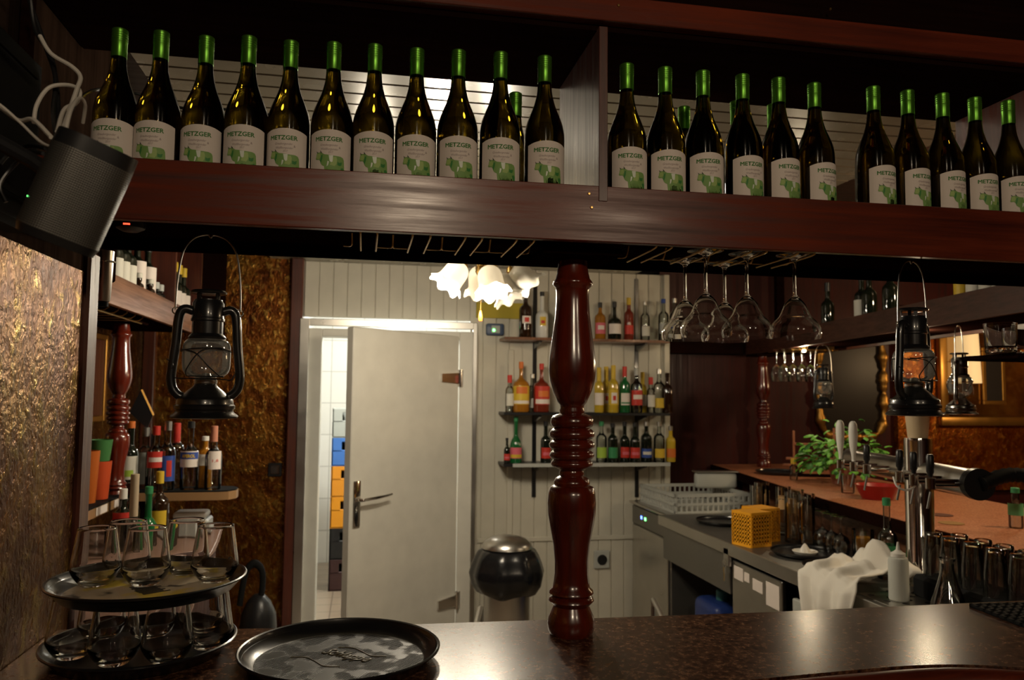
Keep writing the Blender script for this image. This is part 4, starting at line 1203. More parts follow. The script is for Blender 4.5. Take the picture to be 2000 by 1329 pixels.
t = thing('wall_socket', 'grey wall socket low on the plank wall right of the pillar', 'socket', (q.x, YB - .001, q.z))
link('cover_plate', MB().box((-.055, -.02, -.06), (.055, 0, .06), .006).mesh('cover_plate', GRAYBOX), t)
link('socket_face', MB().lathe([(.024, 0), (.034, 0), (.034, .005), (.028, .006), (.024, -.0), (0, -.0)], 24, Matrix.Translation((0, -.0205, 0)) @ Matrix.Rotation(PI / 2, 4, 'X')).mesh('socket_face', BLACK_P), t)


def rail_frame(loc, rz, h, label):
    t = thing('steel_rail_frame', label, 'rail', loc, rz)
    pts = curve3([(0, 0, 0.0), (0, 0, h - .06), (0, .01, h - .01), (0, .05, h), (0, .40, h), (0, .44, h - .02), (0, .45, h - .08), (0, .45, 0.0)], 6)
    link('bent_tube', MB().tube(pts, .011, 12).mesh('bent_tube', STEEL), t)
    link('foot_plate', MB().box((-.04, -.04, 0), (.04, .49, .008), .002).mesh('foot_plate', STEEL_D), t)


p0 = at(1222, 1170, Z=.80)
rail_frame((p0.x, p0.y - .45, 0), math.radians(-14), .80, 'bent steel tube rail behind the counter right of the pillar')
p0 = at(890, 1186, Z=.80)
rail_frame((p0.x, p0.y - .45, 0), math.radians(-12), .80, 'bent steel tube rail in front of the cold room door')

# ------------------------------------------------------------------ dishwasher and stainless work counter
ZW = .90
t = thing('dishwasher', 'steel undercounter dishwasher with two small indicator lights', 'dishwasher', (0, 0, 0))
DX = 1.80
link('cabinet', MB().box((DX + .012, 4.46, .02), (2.45, 5.12, .875), .006).mesh('cabinet', STEEL_D), t)
link('front_door', MB().box((DX, 4.48, .08), (DX + .011, 5.10, .74), .004).mesh('front_door', STEEL), t)
link('control_panel', MB().box((DX, 4.48, .75), (DX + .011, 5.10, .865), .004).mesh('control_panel', STEEL_D), t)
for dy, mm_ in ((4.66, LED_B), (4.60, LED_G)):
    q = at(1253, 1012, X=DX)
    link('indicator', MB().box((DX - .002, q.y - .012 + (0 if mm_ is LED_B else -.07), q.z - .008), (DX - .0003, q.y + .012 + (0 if mm_ is LED_B else -.07), q.z + .012)).mesh('indicator', mm_), t, label='small lit indicator')
link('worktop_cover', MB().box((DX - .01, 4.45, .876), (2.46, 5.14, .893), .003).mesh('worktop_cover', STEEL), t)

XW = 1.735
t = thing('work_counter', 'stainless steel work counter running along the right arm of bar', 'counter', (0, 0, 0))
link('steel_top', MB().box((XW, 1.75, ZW - .03), (2.32, 4.435, ZW), .003).mesh('steel_top', STEEL_D), t)
link('steel_lip', MB().box((XW - .012, 1.75, ZW - .055), (XW - .0005, 4.435, ZW + .003), .003).mesh('steel_lip', STEEL), t)
link('drawer_front', MB().box((XW + .01, 3.56, .655), (XW + .03, 4.41, ZW - .06), .003).mesh('drawer_front', STEEL_D), t)
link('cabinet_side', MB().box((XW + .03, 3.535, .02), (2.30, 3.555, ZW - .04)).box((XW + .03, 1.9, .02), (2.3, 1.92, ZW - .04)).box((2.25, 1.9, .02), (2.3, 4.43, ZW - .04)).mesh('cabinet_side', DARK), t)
d = link('fridge_door', MB().box((XW + .008, 3.08, .10), (XW + .03, 3.53, ZW - .075), .004).mesh('fridge_door', STEEL), t)
link('fridge_door', MB().box((XW + .008, 2.2, .10), (XW + .03, 3.0, ZW - .12), .004).mesh('fridge_door', GRAYBOX), t, label='pale cabinet door')
for y0, y1, z0, z1 in ((3.42, 3.51, .745, .805), (3.36, 3.41, .755, .795), (3.24, 3.33, .735, .785), (3.10, 3.21, .70, .80)):
    link('sticker', MB().box((XW + .0065, y0, z0), (XW + .0078, y1, z1)).mesh('sticker', PAPER), d, label='paper sticker')
q = at(1422, 1090, X=XW)
lk = link('lock', MB().box((XW - .012, q.y - .03, q.z - .04), (XW + .009, q.y + .03, q.z + .05), .006).mesh('lock', STEEL), t)
# keys
t = thing('key_bunch', 'bunch of keys hanging from the lock of the steel counter', 'keys', (XW - .02, q.y, q.z - .01))
link('key_ring', MB().tube([(0, .018 * math.cos(a), -.018 + .018 * math.sin(a)) for a in [2 * PI * k / 14 for k in range(14)]], .0015, 6, closed=True).mesh('key_ring', CHROME), t)
for k, dy in enumerate((-.012, .0, .012)):
    link('key', MB().box((-.003 + k * .003, dy - .008, -.060), (-.001 + k * .003, dy + .008, -.035), .002).box((-.003 + k * .003, dy - .003, -.10), (-.001 + k * .003, dy + .003, -.058)).mesh('key', BRASS if k else STEEL), t)
# blue canister in the open bay
q = at(1395, 1195, Z=.30)
t = thing('canister', 'dark blue plastic canister in the dark bay under the steel counter', 'canister', (1.90, 3.96, .0))
t.scale = (1, 1, 1.14)
link('canister_body', MB().box((-.11, -.14, 0), (.11, .14, .46), .04, seg=3).mesh('canister_body', BLUE_D), t)
link('screw_lid', MB().lathe([(0, .46), (.035, .46), (.035, .50), (.03, .505), (0, .505)], 20, Matrix.Translation((0, 0, 0))).mesh('screw_lid', mat('teal_cap', (.05, .2, .2), .5)), t)
# perforated drip tray inset near the front
b = MB()
q0 = at(1640, 1160, Z=ZW)
b.box((XW + .02, 2.18, ZW + .0005), (XW + .21, 2.58, ZW + .003))
o = link('drip_plate', b.mesh('drip_plate', STEEL)); tag(o, 'bright steel drain plate with rows of holes on the work counter', 'drip tray')
o2 = MB()
for i in range(4):
    for j in range(9):
        if (i + j) % 2 == 0:
            o2.lathe([(0, ZW + .0036), (.012, ZW + .0036), (.012, ZW + .0031)], 12, Matrix.Translation((XW + .05 + i * .043, 2.21 + j * .042, 0)))
link('drain_holes', o2.mesh('drain_holes', DARK), o)['kind'] = 'stuff'

# ------------------------------------------------------------------ granite bar arm on the right
t = thing('granite_bar_arm', 'reddish granite bar top running back along the right side', 'counter', (0, 0, 0))
XI = 2.125
GI = [(2.09, 1.9), (2.125, 2.69), (2.205, 3.5), (2.395, 4.7), (2.49, 5.33)]
link('granite_top', MB().prism(GI + [(3.15, 5.33), (2.85, 1.9)], ZC - .03, ZC).mesh('granite_top', GRANITE), t)
link('wood_edge', MB().prism([(x - .02, y) for x, y in GI] + [(x - .0005, y) for x, y in GI[::-1]], ZC - .05, ZC - .002).mesh('wood_edge', MAHOG_D), t)
link('bar_front', MB().prism([(2.34, 1.95), (2.34, 3.4), (2.60, 4.7), (2.70, 5.3), (3.0, 5.3), (2.75, 1.95)], 0.001, ZC - .031).mesh('bar_front', MAHOG_Y), t)
# overhead shelf along the right arm, and one across the far end
t = thing('side_overhead_shelf', 'dark overhead shelf along the right arm of the bar with bottles on it', 'shelf', (0, 0, 0))
def XO(y):
    return 2.284 + .165 * (y - 2.69)


YS0, YS1 = 2.02, 5.33
def slab(dx0, dx1, z0, z1):
    return MB().prism([(XO(YS0) + dx0, YS0), (XO(YS1) + dx0, YS1), (XO(YS1) + dx1, YS1), (XO(YS0) + dx1, YS0)], z0, z1)


link('front_board', slab(0, .02, 1.90, 2.01).mesh('front_board', MAHOG_YD), t)
link('shelf_panel', slab(.0205, .40, 1.915, 1.95).mesh('shelf_panel', MAHOG_D), t)
link('rear_board', slab(.4005, .42, 1.90, 2.01).mesh('rear_board', MAHOG_YD), t)
link('end_board', MB().box((2.11, 5.20, 1.90), (XO(5.2) - .03, 5.33, 2.0), .002).mesh('end_board', MAHOG_D), t)
for hy_ in (2.06, 5.26):
    link('hanger_post', MB().box((XO(hy_) + .25, hy_ - .02, 1.951), (XO(hy_) + .31, hy_ + .02, 2.499)).mesh('hanger_post', MAHOG_D), t)

# bottles on it
def winek(m, cap, labm, h=.30, z0=.05, z1=.15):
    return spirit(h, .037, m, .05, cap, (z0, z1, 1.2), labm, neck=.34, shoulder=.10)


WK = {'red': winek(DARKG, BLACK_P, PAPER_W), 'gold': winek(DARKG, YELLOW, PAPER), 'tall': winek(DARKG, BLACK_P, PAPER, .31, .05, .19), 'plain': spirit(.30, .037, DARKG, .05, BLACK_P, neck=.34), 'yell': winek(BROWNG, YELLOW, YELLOW)}
last_y = 9.
for px, kk, lab in ((1605, 'plain', 'dark bottle with a pale blue-green glint, far end of the right overhead shelf'), (1676, 'red', 'first of two dark bottles with white necks on the right overhead shelf'), (1690, 'plain', 'second of two dark bottles with white necks on the right overhead shelf'),
                    (1735, 'plain', 'dark bottle on the right overhead shelf just left of the lantern handle'), (1886, 'yell', 'bottle with yellow label on the right overhead shelf'), (1904, 'red', 'bottle with small white label beside the yellow one, right overhead shelf'), (1921, 'red', 'bottle with narrow pale label on the right overhead shelf'),
                    (1948, 'red', 'bottle with upright pale label near the right picture edge'), (1974, 'tall', 'bottle with the largest cream label on the right overhead shelf')):
    q = at(px, 600, X=2.40)
    q = at(px, 600, X=XO(q.y) + .075)
    q.y = max(min(q.y, last_y - .080), 2.07)
    last_y = q.y
    put(WK[kk], 'wine_bottle', lab, 'wine bottle', (XO(q.y) + .075, q.y, 1.9505), math.radians(-60), 'bottles on the right overhead shelf')

# tower
pA, pB = Vector((1.995, 2.29, 1.32)), Vector((2.18, 3.22, 1.32))
cp = Vector((2.045, 2.62, 0))
dirv = (pB - pA).normalized()
t = thing('beer_tower', 'chrome T-shaped beer tower with black and white tap handles', 'beer tap', (0, 0, 0))
link('column', MB().lathe([(0, ZW + .0005), (.085, ZW + .001), (.085, ZW + .012), (.056, ZW + .02), (.049, ZW + .03), (.049, 1.44), (.047, 1.452), (0, 1.452)], 36, Matrix.Translation(cp)).mesh('column', CHROME), t)
link('crossbar', MB().tube([pA, pB], .047, 32).mesh('crossbar', STEEL), t)
link('end_cap', MB().tube([pA - dirv * .03, pA - dirv * .0005], .052, 32).mesh('end_cap', BLACK_P), t, label='black round end cap')
link('far_end_cap', MB().tube([pB + dirv * .0005, pB + dirv * .02], .050, 24).mesh('far_end_cap', STEEL_D), t)


def tap(s, white, out=.13):
    p = pA + dirv * s
    side = Vector((-dirv.y, dirv.x, 0)).normalized()
    if side.x > 0:
        side = -side
    q0 = p + side * .045
    q1 = p + side * out
    b = MB().tube([q0, q1 - side * .03, q1], .013, 14)
    b.tube([q1 + Vector((0, 0, .016)), q1 - Vector((0, 0, .02))], .016, 14)
    tp = link('tap_body', b.mesh('tap_body', CHROME), t)
    link('spout', MB().tube([q1 - Vector((0, 0, .03)), q1 + side * .012 - Vector((0, 0, .085))], .0042, 10).mesh('spout', STEEL_D), tp)
    if white:
        h = smooth_profile([(.007, .02), (.008, .045), (.013, .07), (.0165, .105), (.0175, .145), (.015, .170), (.008, .182), (0, .184)], 3)
        link('tap_handle', MB().lathe([(0, .02)] + h, 18, Matrix.Translation(q1)).mesh('tap_handle', WHITE_P), tp, label='long white tap handle')
    else:
        link('tap_handle', MB().lathe([(0, .02), (.007, .02), (.009, .030), (.0125, .036), (.0125, .088), (.009, .094), (0, .095)], 16, Matrix.Translation(q1)).mesh('tap_handle', BLACK_P), tp, label='short black tap handle')


tap(.01, False, .14); tap(.12, False, .14); tap(.22, False, .14)
tap(.51, False, .13); tap(.61, True, .14); tap(.74, True, .14)
hose = curve3([at(1745, 932, Y=2.45), at(1752, 950, Y=2.43), at(1770, 958, Y=2.42), at(1788, 948, Y=2.44), at(1780, 925, Y=2.46), at(1762, 920, Y=2.47)], 6)
o = link('clear_hose', MB().tube(hose, .0035, 8).mesh('clear_hose', WHITE_P)); o.parent = t
# wooden bung in a steel holder on top
o = link('paper_cup', MB().lathe([(0, 1.4525), (.034, 1.4525), (.035, 1.456), (.042, 1.535), (.040, 1.535), (.033, 1.458), (0, 1.456)], 24, Matrix.Translation(cp)).mesh('paper_cup', mat('kraft_cup', (.55, .42, .26), .7)))
tag(o, 'pale brown paper cup standing on the beer tower', 'cup')
# black ribbed drip hose towards the right edge
pp = curve3([pA - dirv * .03, pA + Vector((.10, -.03, .03)), pA + Vector((.20, -.07, .025)), pA + Vector((.36, -.10, .02)), pA + Vector((.50, -.10, -.03)), pA + Vector((.56, -.08, -.12)), pA + Vector((.57, -.06, -.182))], 10)
o = link('ribbed_hose', MB().tube(pp, [.022 + .003 * (i % 2) for i in range(len(pp))], 14).mesh('ribbed_hose', BLACK_R)); o.parent = t

# ------------------------------------------------------------------ things on the steel counter and dishwasher
t = thing('dish_rack', 'light grey plastic dish rack on the dishwasher', 'rack', (2.10, 4.79, .8935), math.radians(2))
t.scale = (1.15, 1.12, 1)
b = MB()
for z0, z1 in ((0, .012), (.045, .06), (.095, .115)):
    b.box((-.22, -.25, z0), (.22, -.235, z1)).box((-.22, .235, z0), (.22, .25, z1)).box((-.22, -.25, z0), (-.205, .25, z1)).box((.205, -.25, z0), (.22, .25, z1))
for i in range(15):
    x = -.215 + i * .03
    b.box((x, -.248, 0), (x + .008, -.238, .11)).box((x, .238, 0), (x + .008, .248, .11)).box((-.218, x * 1.13, 0), (-.208, x * 1.13 + .008, .11)).box((.208, x * 1.13, 0), (.218, x * 1.13 + .008, .11))
b.box((-.21, -.24, 0), (.21, .24, .006))
link('rack_frame', b.mesh('rack_frame', GRAYBOX, smooth=False), t)
t = thing('steel_container', 'steel container standing upright in the grey dish rack', 'container', (2.25, 4.76, 1.0095), math.radians(-8))
link('container_body', MB().box((-.14, -.02, 0), (.13, .05, .10), .02, seg=3).mesh('container_body', GRAYBOX), t)
link('rim', MB().box((-.148, -.03, .101), (.138, .058, .110), .003).mesh('rim', STEEL), t)


def on_top(px, py, Z=ZW):
    q = at(px, py, Z=Z)
    return (min(q.x, XI - .05) if Z == ZW else q.x, q.y, Z + .0006)


STRAY = tray_kit(.145, TRAY_IN, .016)
q = on_top(1418, 1016); put(STRAY, 'serving_tray', 'black tray beside the yellow baskets on the steel counter', 'tray', (1.97, 4.10, ZW + .0006), 0, 'trays on the work counter')
q = on_top(1560, 1066); put(STRAY, 'serving_tray', 'black tray holding a white citrus squeezer on the steel counter', 'tray', (1.945, 3.235, ZW + .0006), 0, 'trays on the work counter')
put(STRAY, 'serving_tray', 'black tray lying nearest to the white towel', 'tray', (1.915, 2.945, ZW + .0006), 0, 'trays on the work counter', .92)
q = Vector((1.945, 3.235, ZW + .0062))
t = thing('citrus_squeezer', 'white plastic citrus squeezer lying on a black tray', 'squeezer', q)
link('dish', MB().lathe([(0, 0), (.045, 0), (.055, .012), (.052, .014), (.042, .006), (0, .005)], 24).mesh('dish', WHITE_P), t)
link('reamer', MB().lathe([(0, .045), (.006, .042), (.02, .02), (.026, .006)], 20, wob=lambda r, z, a: (r * (1 + .12 * math.cos(8 * a)), z)).mesh('reamer', WHITE_P), t)


def basket():
    b = MB(); h = .16; w = .06; d = .06
    for s in (-1, 1):
        b.box((-w, s * d - .003, 0), (w, s * d + .003, .012)).box((-w, s * d - .003, h - .012), (w, s * d + .003, h))
        b.box((s * w - .003, -d, 0), (s * w + .003, d, .012)).box((s * w - .003, -d, h - .012), (s * w + .003, d, h))
        for i in range(8):
            x = -w + i * (2 * w / 7)
            b.box((x - .005, s * d - .002, 0), (x + .005, s * d + .002, h)); b.box((s * w - .002, x - .005, 0), (s * w + .002, x + .005, h))
        for j in range(8):
            z = .02 + j * .018
            b.box((-w, s * d - .002, z), (w, s * d + .002, z + .009)); b.box((s * w - .002, -d, z), (s * w + .002, d, z + .009))
    b.box((-w, -d, 0), (w, d, .004)).box((-w, -d, h - .004), (w, d, h - .001))
    return [('basket_body', b.mesh('basket_body', ORANGE_C if False else mat('yellow_basket_plastic', (.80, .36, .015), .45), smooth=False), [])]


BK = basket()
put(BK, 'storage_basket', 'yellow perforated basket on the steel counter, left one of two', 'basket', (1.82, 3.485, ZW + .0006), .3, 'yellow baskets')
put(BK, 'storage_basket', 'yellow perforated basket on the steel counter, right one of two', 'basket', (1.930, 3.60, ZW + .0006), .25, 'yellow baskets')


def glass_kit(kind):
    if kind == 'mug':
        o = [(0, 0), (.036, 0), (.038, .004), (.037, .05), (.038, .17), (.0385, .175)]
        i = [(.0355, .175), (.035, .17), (.034, .05), (.034, .016), (0, .014)]
    elif kind == 'pint':       # stands upside down: foot up
        o = [(.038, 0), (.0385, .003), (.036, .08), (.030, .150), (.028, .160), (.024, .163), (0, .163)]
        i = [(0, .150), (.025, .148), (.033, .08), (.0362, .003), (.0362, 0)]
    elif kind == 'wineup':     # wine glass upside down, rim on the mat
        o = smooth_profile([(.030, 0), (.038, .03), (.040, .055), (.030, .085), (.006, .10), (.004, .12), (.004, .16), (.010, .172), (.034, .178), (.035, .180), (0, .180)], 2)
        i = [(0, .094), (.026, .083), (.038, .055), (.036, .03), (.028, 0)]
    elif kind == 'hangwine':   # hangs from its foot, z down
        o = smooth_profile([(.034, 0), (.033, -.002), (.008, -.007), (.0042, -.02), (.004, -.09), (.010, -.10), (.030, -.12), (.037, -.15), (.036, -.18), (.031, -.21)], 2)
        return [('wine_glass', MB().lathe([(0, 0)] + o, 18).mesh('wine_glass', THIN, angle=70), [])]
    elif kind == 'rocks':
        o = [(0, 0), (.038, 0), (.041, .004), (.042, .085)]; i = [(.040, .085), (.039, .024), (0, .022)]
    elif kind == 'carafe':
        o = smooth_profile([(0, 0), (.050, 0), (.053, .008), (.042, .05), (.026, .10), (.018, .135), (.019, .155), (.024, .165)], 3); i = smooth_profile([(.022, .165), (.016, .135), (.024, .10), (.040, .05), (.049, .01), (0, .008)], 3)
    elif kind == 'low':
        o = [(0, 0), (.030, 0), (.033, .01), (.036, .09)]; i = [(.0345, .09), (.031, .012), (0, .008)]
    return [('glass_body', MB().lathe(o + i, 20).mesh('glass_body', THIN, angle=70), [])]


GK = {k: glass_kit(k) for k in ('mug', 'pint', 'wineup', 'hangwine', 'rocks', 'carafe', 'low')}
GKm = [GK['mug'][0], ('handle', MB().tube(curve3([(.037, 0, .15), (.065, 0, .15), (.072, 0, .12), (.070, 0, .06), (.037, 0, .045)], 5), .006, 8).mesh('handle', THIN), []), ('badge', label_band(.0392, .095, .145, .6, 'badge', mat('pale_orange_badge', (.55, .34, .15), .6)), [])]
# beer mugs, behind the baskets
mug = [(2.06, 3.53), (2.12, 3.72), (2.08, 3.44), (2.12, 3.60), (2.11, 3.92), (2.02, 3.80)]
mn = ['beer mug with a pale orange badge nearest the yellow baskets', 'clear beer mug at the back of the cluster by the bar', 'clear beer mug in front of the mug cluster', 'clear beer mug at the right of the mug cluster', 'clear beer mug furthest away on the steel counter', 'clear beer mug at the left of the mug cluster']
for (x, y), lab in zip(mug, mn):
    put(GKm, 'beer_mug', lab, 'mug', (x, y, ZW + .0006), rnd.uniform(2, 4) if 'badge' in lab else rnd.uniform(0, 6), 'beer mugs', (1.0, 1.0, 1.38))
# wine glasses and tumblers upside down along the bar
k = 0
for iy in range(9):
    for ix in range(2):
        y = 3.345 - iy * .082; x = 2.062 - .09 * (1 - ix) + .09 * max(0, (y - 2.9))
        if (ix == 0 and iy < 6) or y < 3.10:
            continue
        if (Vector((x, y)) - Vector((cp.x, cp.y))).length < .13:
            continue
        put(GK['wineup'] if iy < 6 else GK['pint'], 'upturned_glass', 'upturned clear glass in the rows between the mugs and the beer tower', 'glass', (x, y, ZW + .0006), 0, 'upturned glasses left of the beer tower', (1, 1, .98))
        k += 1
o = put([GK['low'][0], ('beer', MB().lathe([(0, .009), (.0302, .012), (.0325, .07), (0, .07)], 20).mesh('beer', BEER), [])], 'beer_glass', 'glass of amber beer on the steel counter behind the towel', 'glass', (2.085, 3.02, ZW + .0006), 0, None, (1.25, 1.25, 1.6))
t = put(spirit(.31, .038, CLEARG, .03, GREENP, (.07, .13, 2.9), GREENP, neck=.40), 'water_bottle', 'clear bottle with a wide green label just left of the tower column', 'bottle', (2.02, 2.775, ZW + .0006), 0, None, 1.0)
# right of the tower
RG = [(1790, 1112, 'pint', 1.12), (1830, 1112, 'pint', 1.1)]
b_ = None
rr = [(1.985, 2.475), (2.05, 2.43), (2.055, 2.33), (1.975, 2.385), (2.05, 2.235), (1.975, 2.285), (2.045, 2.14), (1.97, 2.185), (1.97, 2.09)]
names_ = ['upturned tall glass just right of the tower column', 'upturned tall glass second right of the tower, close to the bar', 'upturned glass third right of the tower, close to the bar', 'upturned glass in front of the second one right of the tower', 'upturned glass against the bar near the right picture edge', 'upturned glass in the front row near the right edge', 'upturned glass at the right picture edge by the bar', 'upturned glass at the right picture edge, front row', 'upturned glass nearest the brown counter at the right']
mats_ = link('glass_mat', MB().box((1.925, 2.02, ZW + .0005), (2.10, 2.52, ZW + .080), .012).mesh('glass_mat', BLACK_R)); tag(mats_, 'black raised rubber drip mat under the upturned glasses right of the tower', 'mat')
for (x, y), lab in zip(rr, names_):
    put(GK['pint'], 'upturned_glass', lab, 'glass', (x, y, ZW + .0805), 0, 'upturned glasses right of the tower', (.95, .95, .92))
put(GK['carafe'], 'glass_carafe', 'small conical glass carafe in front of the right glasses', 'carafe', (1.868, 2.27, ZW + .0036), 0, None, 1.1)
# squeeze bottle
t = thing('squeeze_bottle', 'cloudy white squeeze bottle standing beside the towel', 'bottle', (1.835, 2.465, ZW + .0036))
link('bottle_body', MB().lathe([(0, 0), (.030, 0), (.033, .004), (.033, .135), (.030, .145), (.026, .147), (0, .147)], 28).mesh('bottle_body', mat('cloudy_plastic', (.52, .53, .48), .35)), t)
link('nozzle_cap', MB().lathe([(0, .148), (.024, .148), (.024, .160), (.015, .165), (.007, .172), (.003, .198), (0, .198)], 20).mesh('nozzle_cap', WHITE_P), t)
# folded rag
t = MB()
t.grid(lambda u, v: (1.885 + u * .10 + .01 * math.sin(v * 7), 2.555 + v * .05, ZW + .004 + .018 * math.sin(PI * u) * math.sin(PI * v) + .004 * math.sin(u * 17 + v * 5)), 18, 10)
o = link('cleaning_rag', t.mesh('cleaning_rag', GRAYBOX, angle=180)); tag(o, 'small crumpled grey rag at the foot of the beer tower', 'cloth')
sm = o.modifiers.new('thick', 'SOLIDIFY'); sm.thickness = .003; sm.offset = 1
# white towel draped over the lip
def towel(u, v):
    # u along the counter (Y), v from the peak on the counter down over the lip
    y = 2.52 + u * .34 + .03 * math.sin(v * 5)
    path = [(1.93, .140), (1.905, .145), (1.88, .07), (1.84, .045), (1.79, .040), (1.735, .040), (1.705, .022), (1.692, -.03), (1.690, -.09), (1.688, -.15)]
    f = v * (len(path) - 1); i = min(int(f), len(path) - 2); k = f - i
    x = path[i][0] * (1 - k) + path[i + 1][0] * k; z = path[i][1] * (1 - k) + path[i + 1][1] * k
    w = max(0, 1 - abs(u - .5) * 2)
    if v < .25:
        z = z * (.35 + .65 * w ** .8)
        x += .05 * (1 - w)
    fold = .012 * math.sin(u * 15 + v * 3) + .006 * math.sin(u * 31 + 1)
    if v > .65:
        x += fold * .9 - .012; z -= .03 * math.sin(u * PI)
    else:
        z += .012 + fold * (1 - .3 * v)
    y = 2.69 + (y - 2.69) * (1.0 - .25 * (v > .65) * (v - .65) / .35)
    return (x, y, ZW + max(z, .010) if v < .62 else ZW + z)
b = MB(); b.grid(towel, 40, 50)
o = link('towel', b.mesh('towel', TOWEL, angle=180)); tag(o, 'white cotton towel draped over the edge of the steel counter', 'towel')
sm = o.modifiers.new('thick', 'SOLIDIFY'); sm.thickness = .004; sm.offset = 1

# ------------------------------------------------------------------ on the granite arm
zg = ZC + .0006
put(STRAY, 'serving_tray', 'black tray on the far end of the bar in front of the distant pillar', 'tray', (2.62, 4.64, zg), 0, 'round trays')
t = thing('basil_plant', 'leafy green basil plant on the granite bar behind the white taps', 'plant', (2.70, 4.08, zg))
link('plant_pot', MB().lathe([(0, 0), (.06, 0), (.085, .12), (.09, .125), (.082, .125), (.055, .01), (0, .01)], 24).mesh('plant_pot', mat('terracotta_pot', (.32, .12, .07), .7)), t)
lf, lf2, st = MB(), MB(), MB()
rl = random.Random(11)
for i in range(300):
    a = rl.uniform(0, 2 * PI); e = rl.uniform(.0, 1.0)
    rad = .05 + .19 * math.sqrt(rl.random()); z = .08 + .34 * rl.random() * (1.15 - rad / .3)
    c = Vector((rad * math.cos(a) * .9, rad * math.sin(a) * 1.0, z))
    if rl.random() < .3:
        c.z = .06 + rl.random() * .07
    L_ = rl.uniform(.035, .062); w_ = L_ * .66
    Mx = Matrix.Translation(c) @ Matrix.Rotation(a + rl.uniform(-.8, .8), 4, 'Z') @ Matrix.Rotation(rl.uniform(-.2, .9), 4, 'Y') @ Matrix.Rotation(rl.uniform(-.5, .5), 4, 'X')
    tgt = lf if rl.random() < .7 else lf2
    tgt.grid(lambda u, v: Mx @ Vector((u * L_, (v - .5) * 2 * w_ * .5 * math.sin(PI * min(max(u, .04), .97)) ** .7, .006 * math.cos((v - .5) * PI) + .010 * u * (1 - u) * 2)), 5, 4)
    if i % 5 == 0:
        st.tube(curve3([(0, 0, .11), (c.x * .4, c.y * .4, max(c.z * .8, .12)), tuple(c)], 4), .0022, 5)
link('leaves', lf.mesh('leaves', LEAF, angle=180), t)['kind'] = 'stuff'
link('darker_leaves', lf2.mesh('darker_leaves', LEAF2, angle=180), t)['kind'] = 'stuff'
link('stems', st.mesh('stems', LEAF2), t)
# little wooden trellis
t = thing('wooden_trellis', 'small brown wooden stand with crossbars beside the basil', 'stand', (2.76, 4.47, zg), math.radians(-20))
b = MB()
for x in (-.12, .12):
    link('post', MB().box((x - .007, -.007, .0125), (x + .007, .007, .28 if x < 0 else .30), .002).mesh('post', mat('reddish_stick_wood', (.26, .09, .04), .5)), t)
for z, w_ in ((.06, .19), (.10, .17), (.19, .12)):
    link('crossbar', MB().box((-w_, -.012, z), (w_ * .9, -.0075, z + .016), .002).mesh('crossbar', mat('reddish_bar_wood', (.24, .08, .035), .5)), t)
link('foot', MB().box((-.15, -.04, 0), (.15, .04, .012), .002).mesh('foot', MAHOG_D), t)
o = put([('bowl_body', MB().lathe([(0, 0), (.07, 0), (.10, .065), (.103, .068), (.096, .066), (.066, .008), (0, .008)], 32).mesh('bowl_body', mat('red_plastic_bowl', (.30, .012, .008), .35)), [])], 'bowl', 'red plastic bowl on the granite bar behind the beer tower', 'bowl', (2.47, 3.46, zg))
t = put(spirit(.12, .022, CLEARG, .03, YELLOW, None, neck=.3), 'small_bottle', 'small bottle with a yellow cap at the near edge of the distant tray', 'bottle', (2.52, 4.30, zg), 0, None, 1.05)
put([('shaker_glass', glass_kit('low')[0][1], [])], 'shaker_glass', 'small clear glass on the inner edge of the granite bar below white taps', 'glass', (2.46, 3.68, zg), 0, None, 1.05)
wb = spirit(.155, .026, CLEARG, .02, GREENP, (.05, .095, 2.6), mat('pale_green_label', (.12, .42, .20), .6), neck=.36)
q = at(1985, 1032, Z=ZC)
put(wb, 'water_bottle', 'small clear bottle with pale green label on the granite bar, right edge', 'bottle', (q.x, q.y, zg), 0, None, .98)
for px, py, lab in ((1838, 1007, 'dark round coaster on the granite bar right of the tower, back one'), (1858, 1023, 'tan round coaster on the granite bar right of the tower, front one')):
    q = at(px, py, Z=ZC)
    o = link('coaster', MB().lathe([(0, 0), (.046, 0), (.046, .002), (0, .002)], 28).mesh('coaster', mat('dark_coaster', (.10, .03, .015), .6) if 'dark' in lab else mat('tan_coaster', (.30, .16, .04), .6))); o.location = (q.x, q.y, zg)
    tag(o, lab, 'coaster', 'coasters')

# hanging wine glasses under the side shelf, at the far side
t = thing('glass_rack', 'brass glass rack under the right overhead shelf holding small wine glasses', 'rack', (0, 0, 0))
hy = 4.55
for k in range(6):
    X = 2.60 + k * .055
    link('rail', MB().tube([(X - .012, hy - .15, 1.889), (X - .012, hy + .15, 1.889)], .003, 6).mesh('rail', BRASS), t)
link('cross_wire', MB().tube([(2.58, hy - .14, 1.893), (2.90, hy - .14, 1.893)], .0035, 6).box((2.62, hy - .16, 1.893), (2.64, hy + .0, 1.9145)).box((2.84, hy - .16, 1.893), (2.86, hy + .16, 1.9145)).mesh('cross_wire', BRASS), t)
hn = 0
for k, X in enumerate((2.56, 2.62, 2.68, 2.74)):
    for j, dy in enumerate((-.09, .0)):
        put(GK['hangwine'], 'hanging_wine_glass', 'small wine glass hanging in the rack right of the distant pillar', 'glass', (X, hy + dy, 1.896), 0, 'wine glasses hanging in the far rack', .95)

t = thing('cabinet_light', 'tiny lit bulb under the right overhead shelf by the hanging wine glasses', 'lamp', (2.60, 4.30, 1.88))
link('lamp_holder', MB().lathe([(0, .0345), (.022, .0345), (.022, .012), (.016, .004), (0, .004)], 18).mesh('lamp_holder', BRASS), t)
link('bulb', MB().lathe([(0, .004), (.010, .003), (.012, -.002), (.008, -.008), (0, -.010)], 14).mesh('bulb', mat('lit_bulb', (1, .9, .7), .4, emit=(1, .85, .6), estr=12)), t)

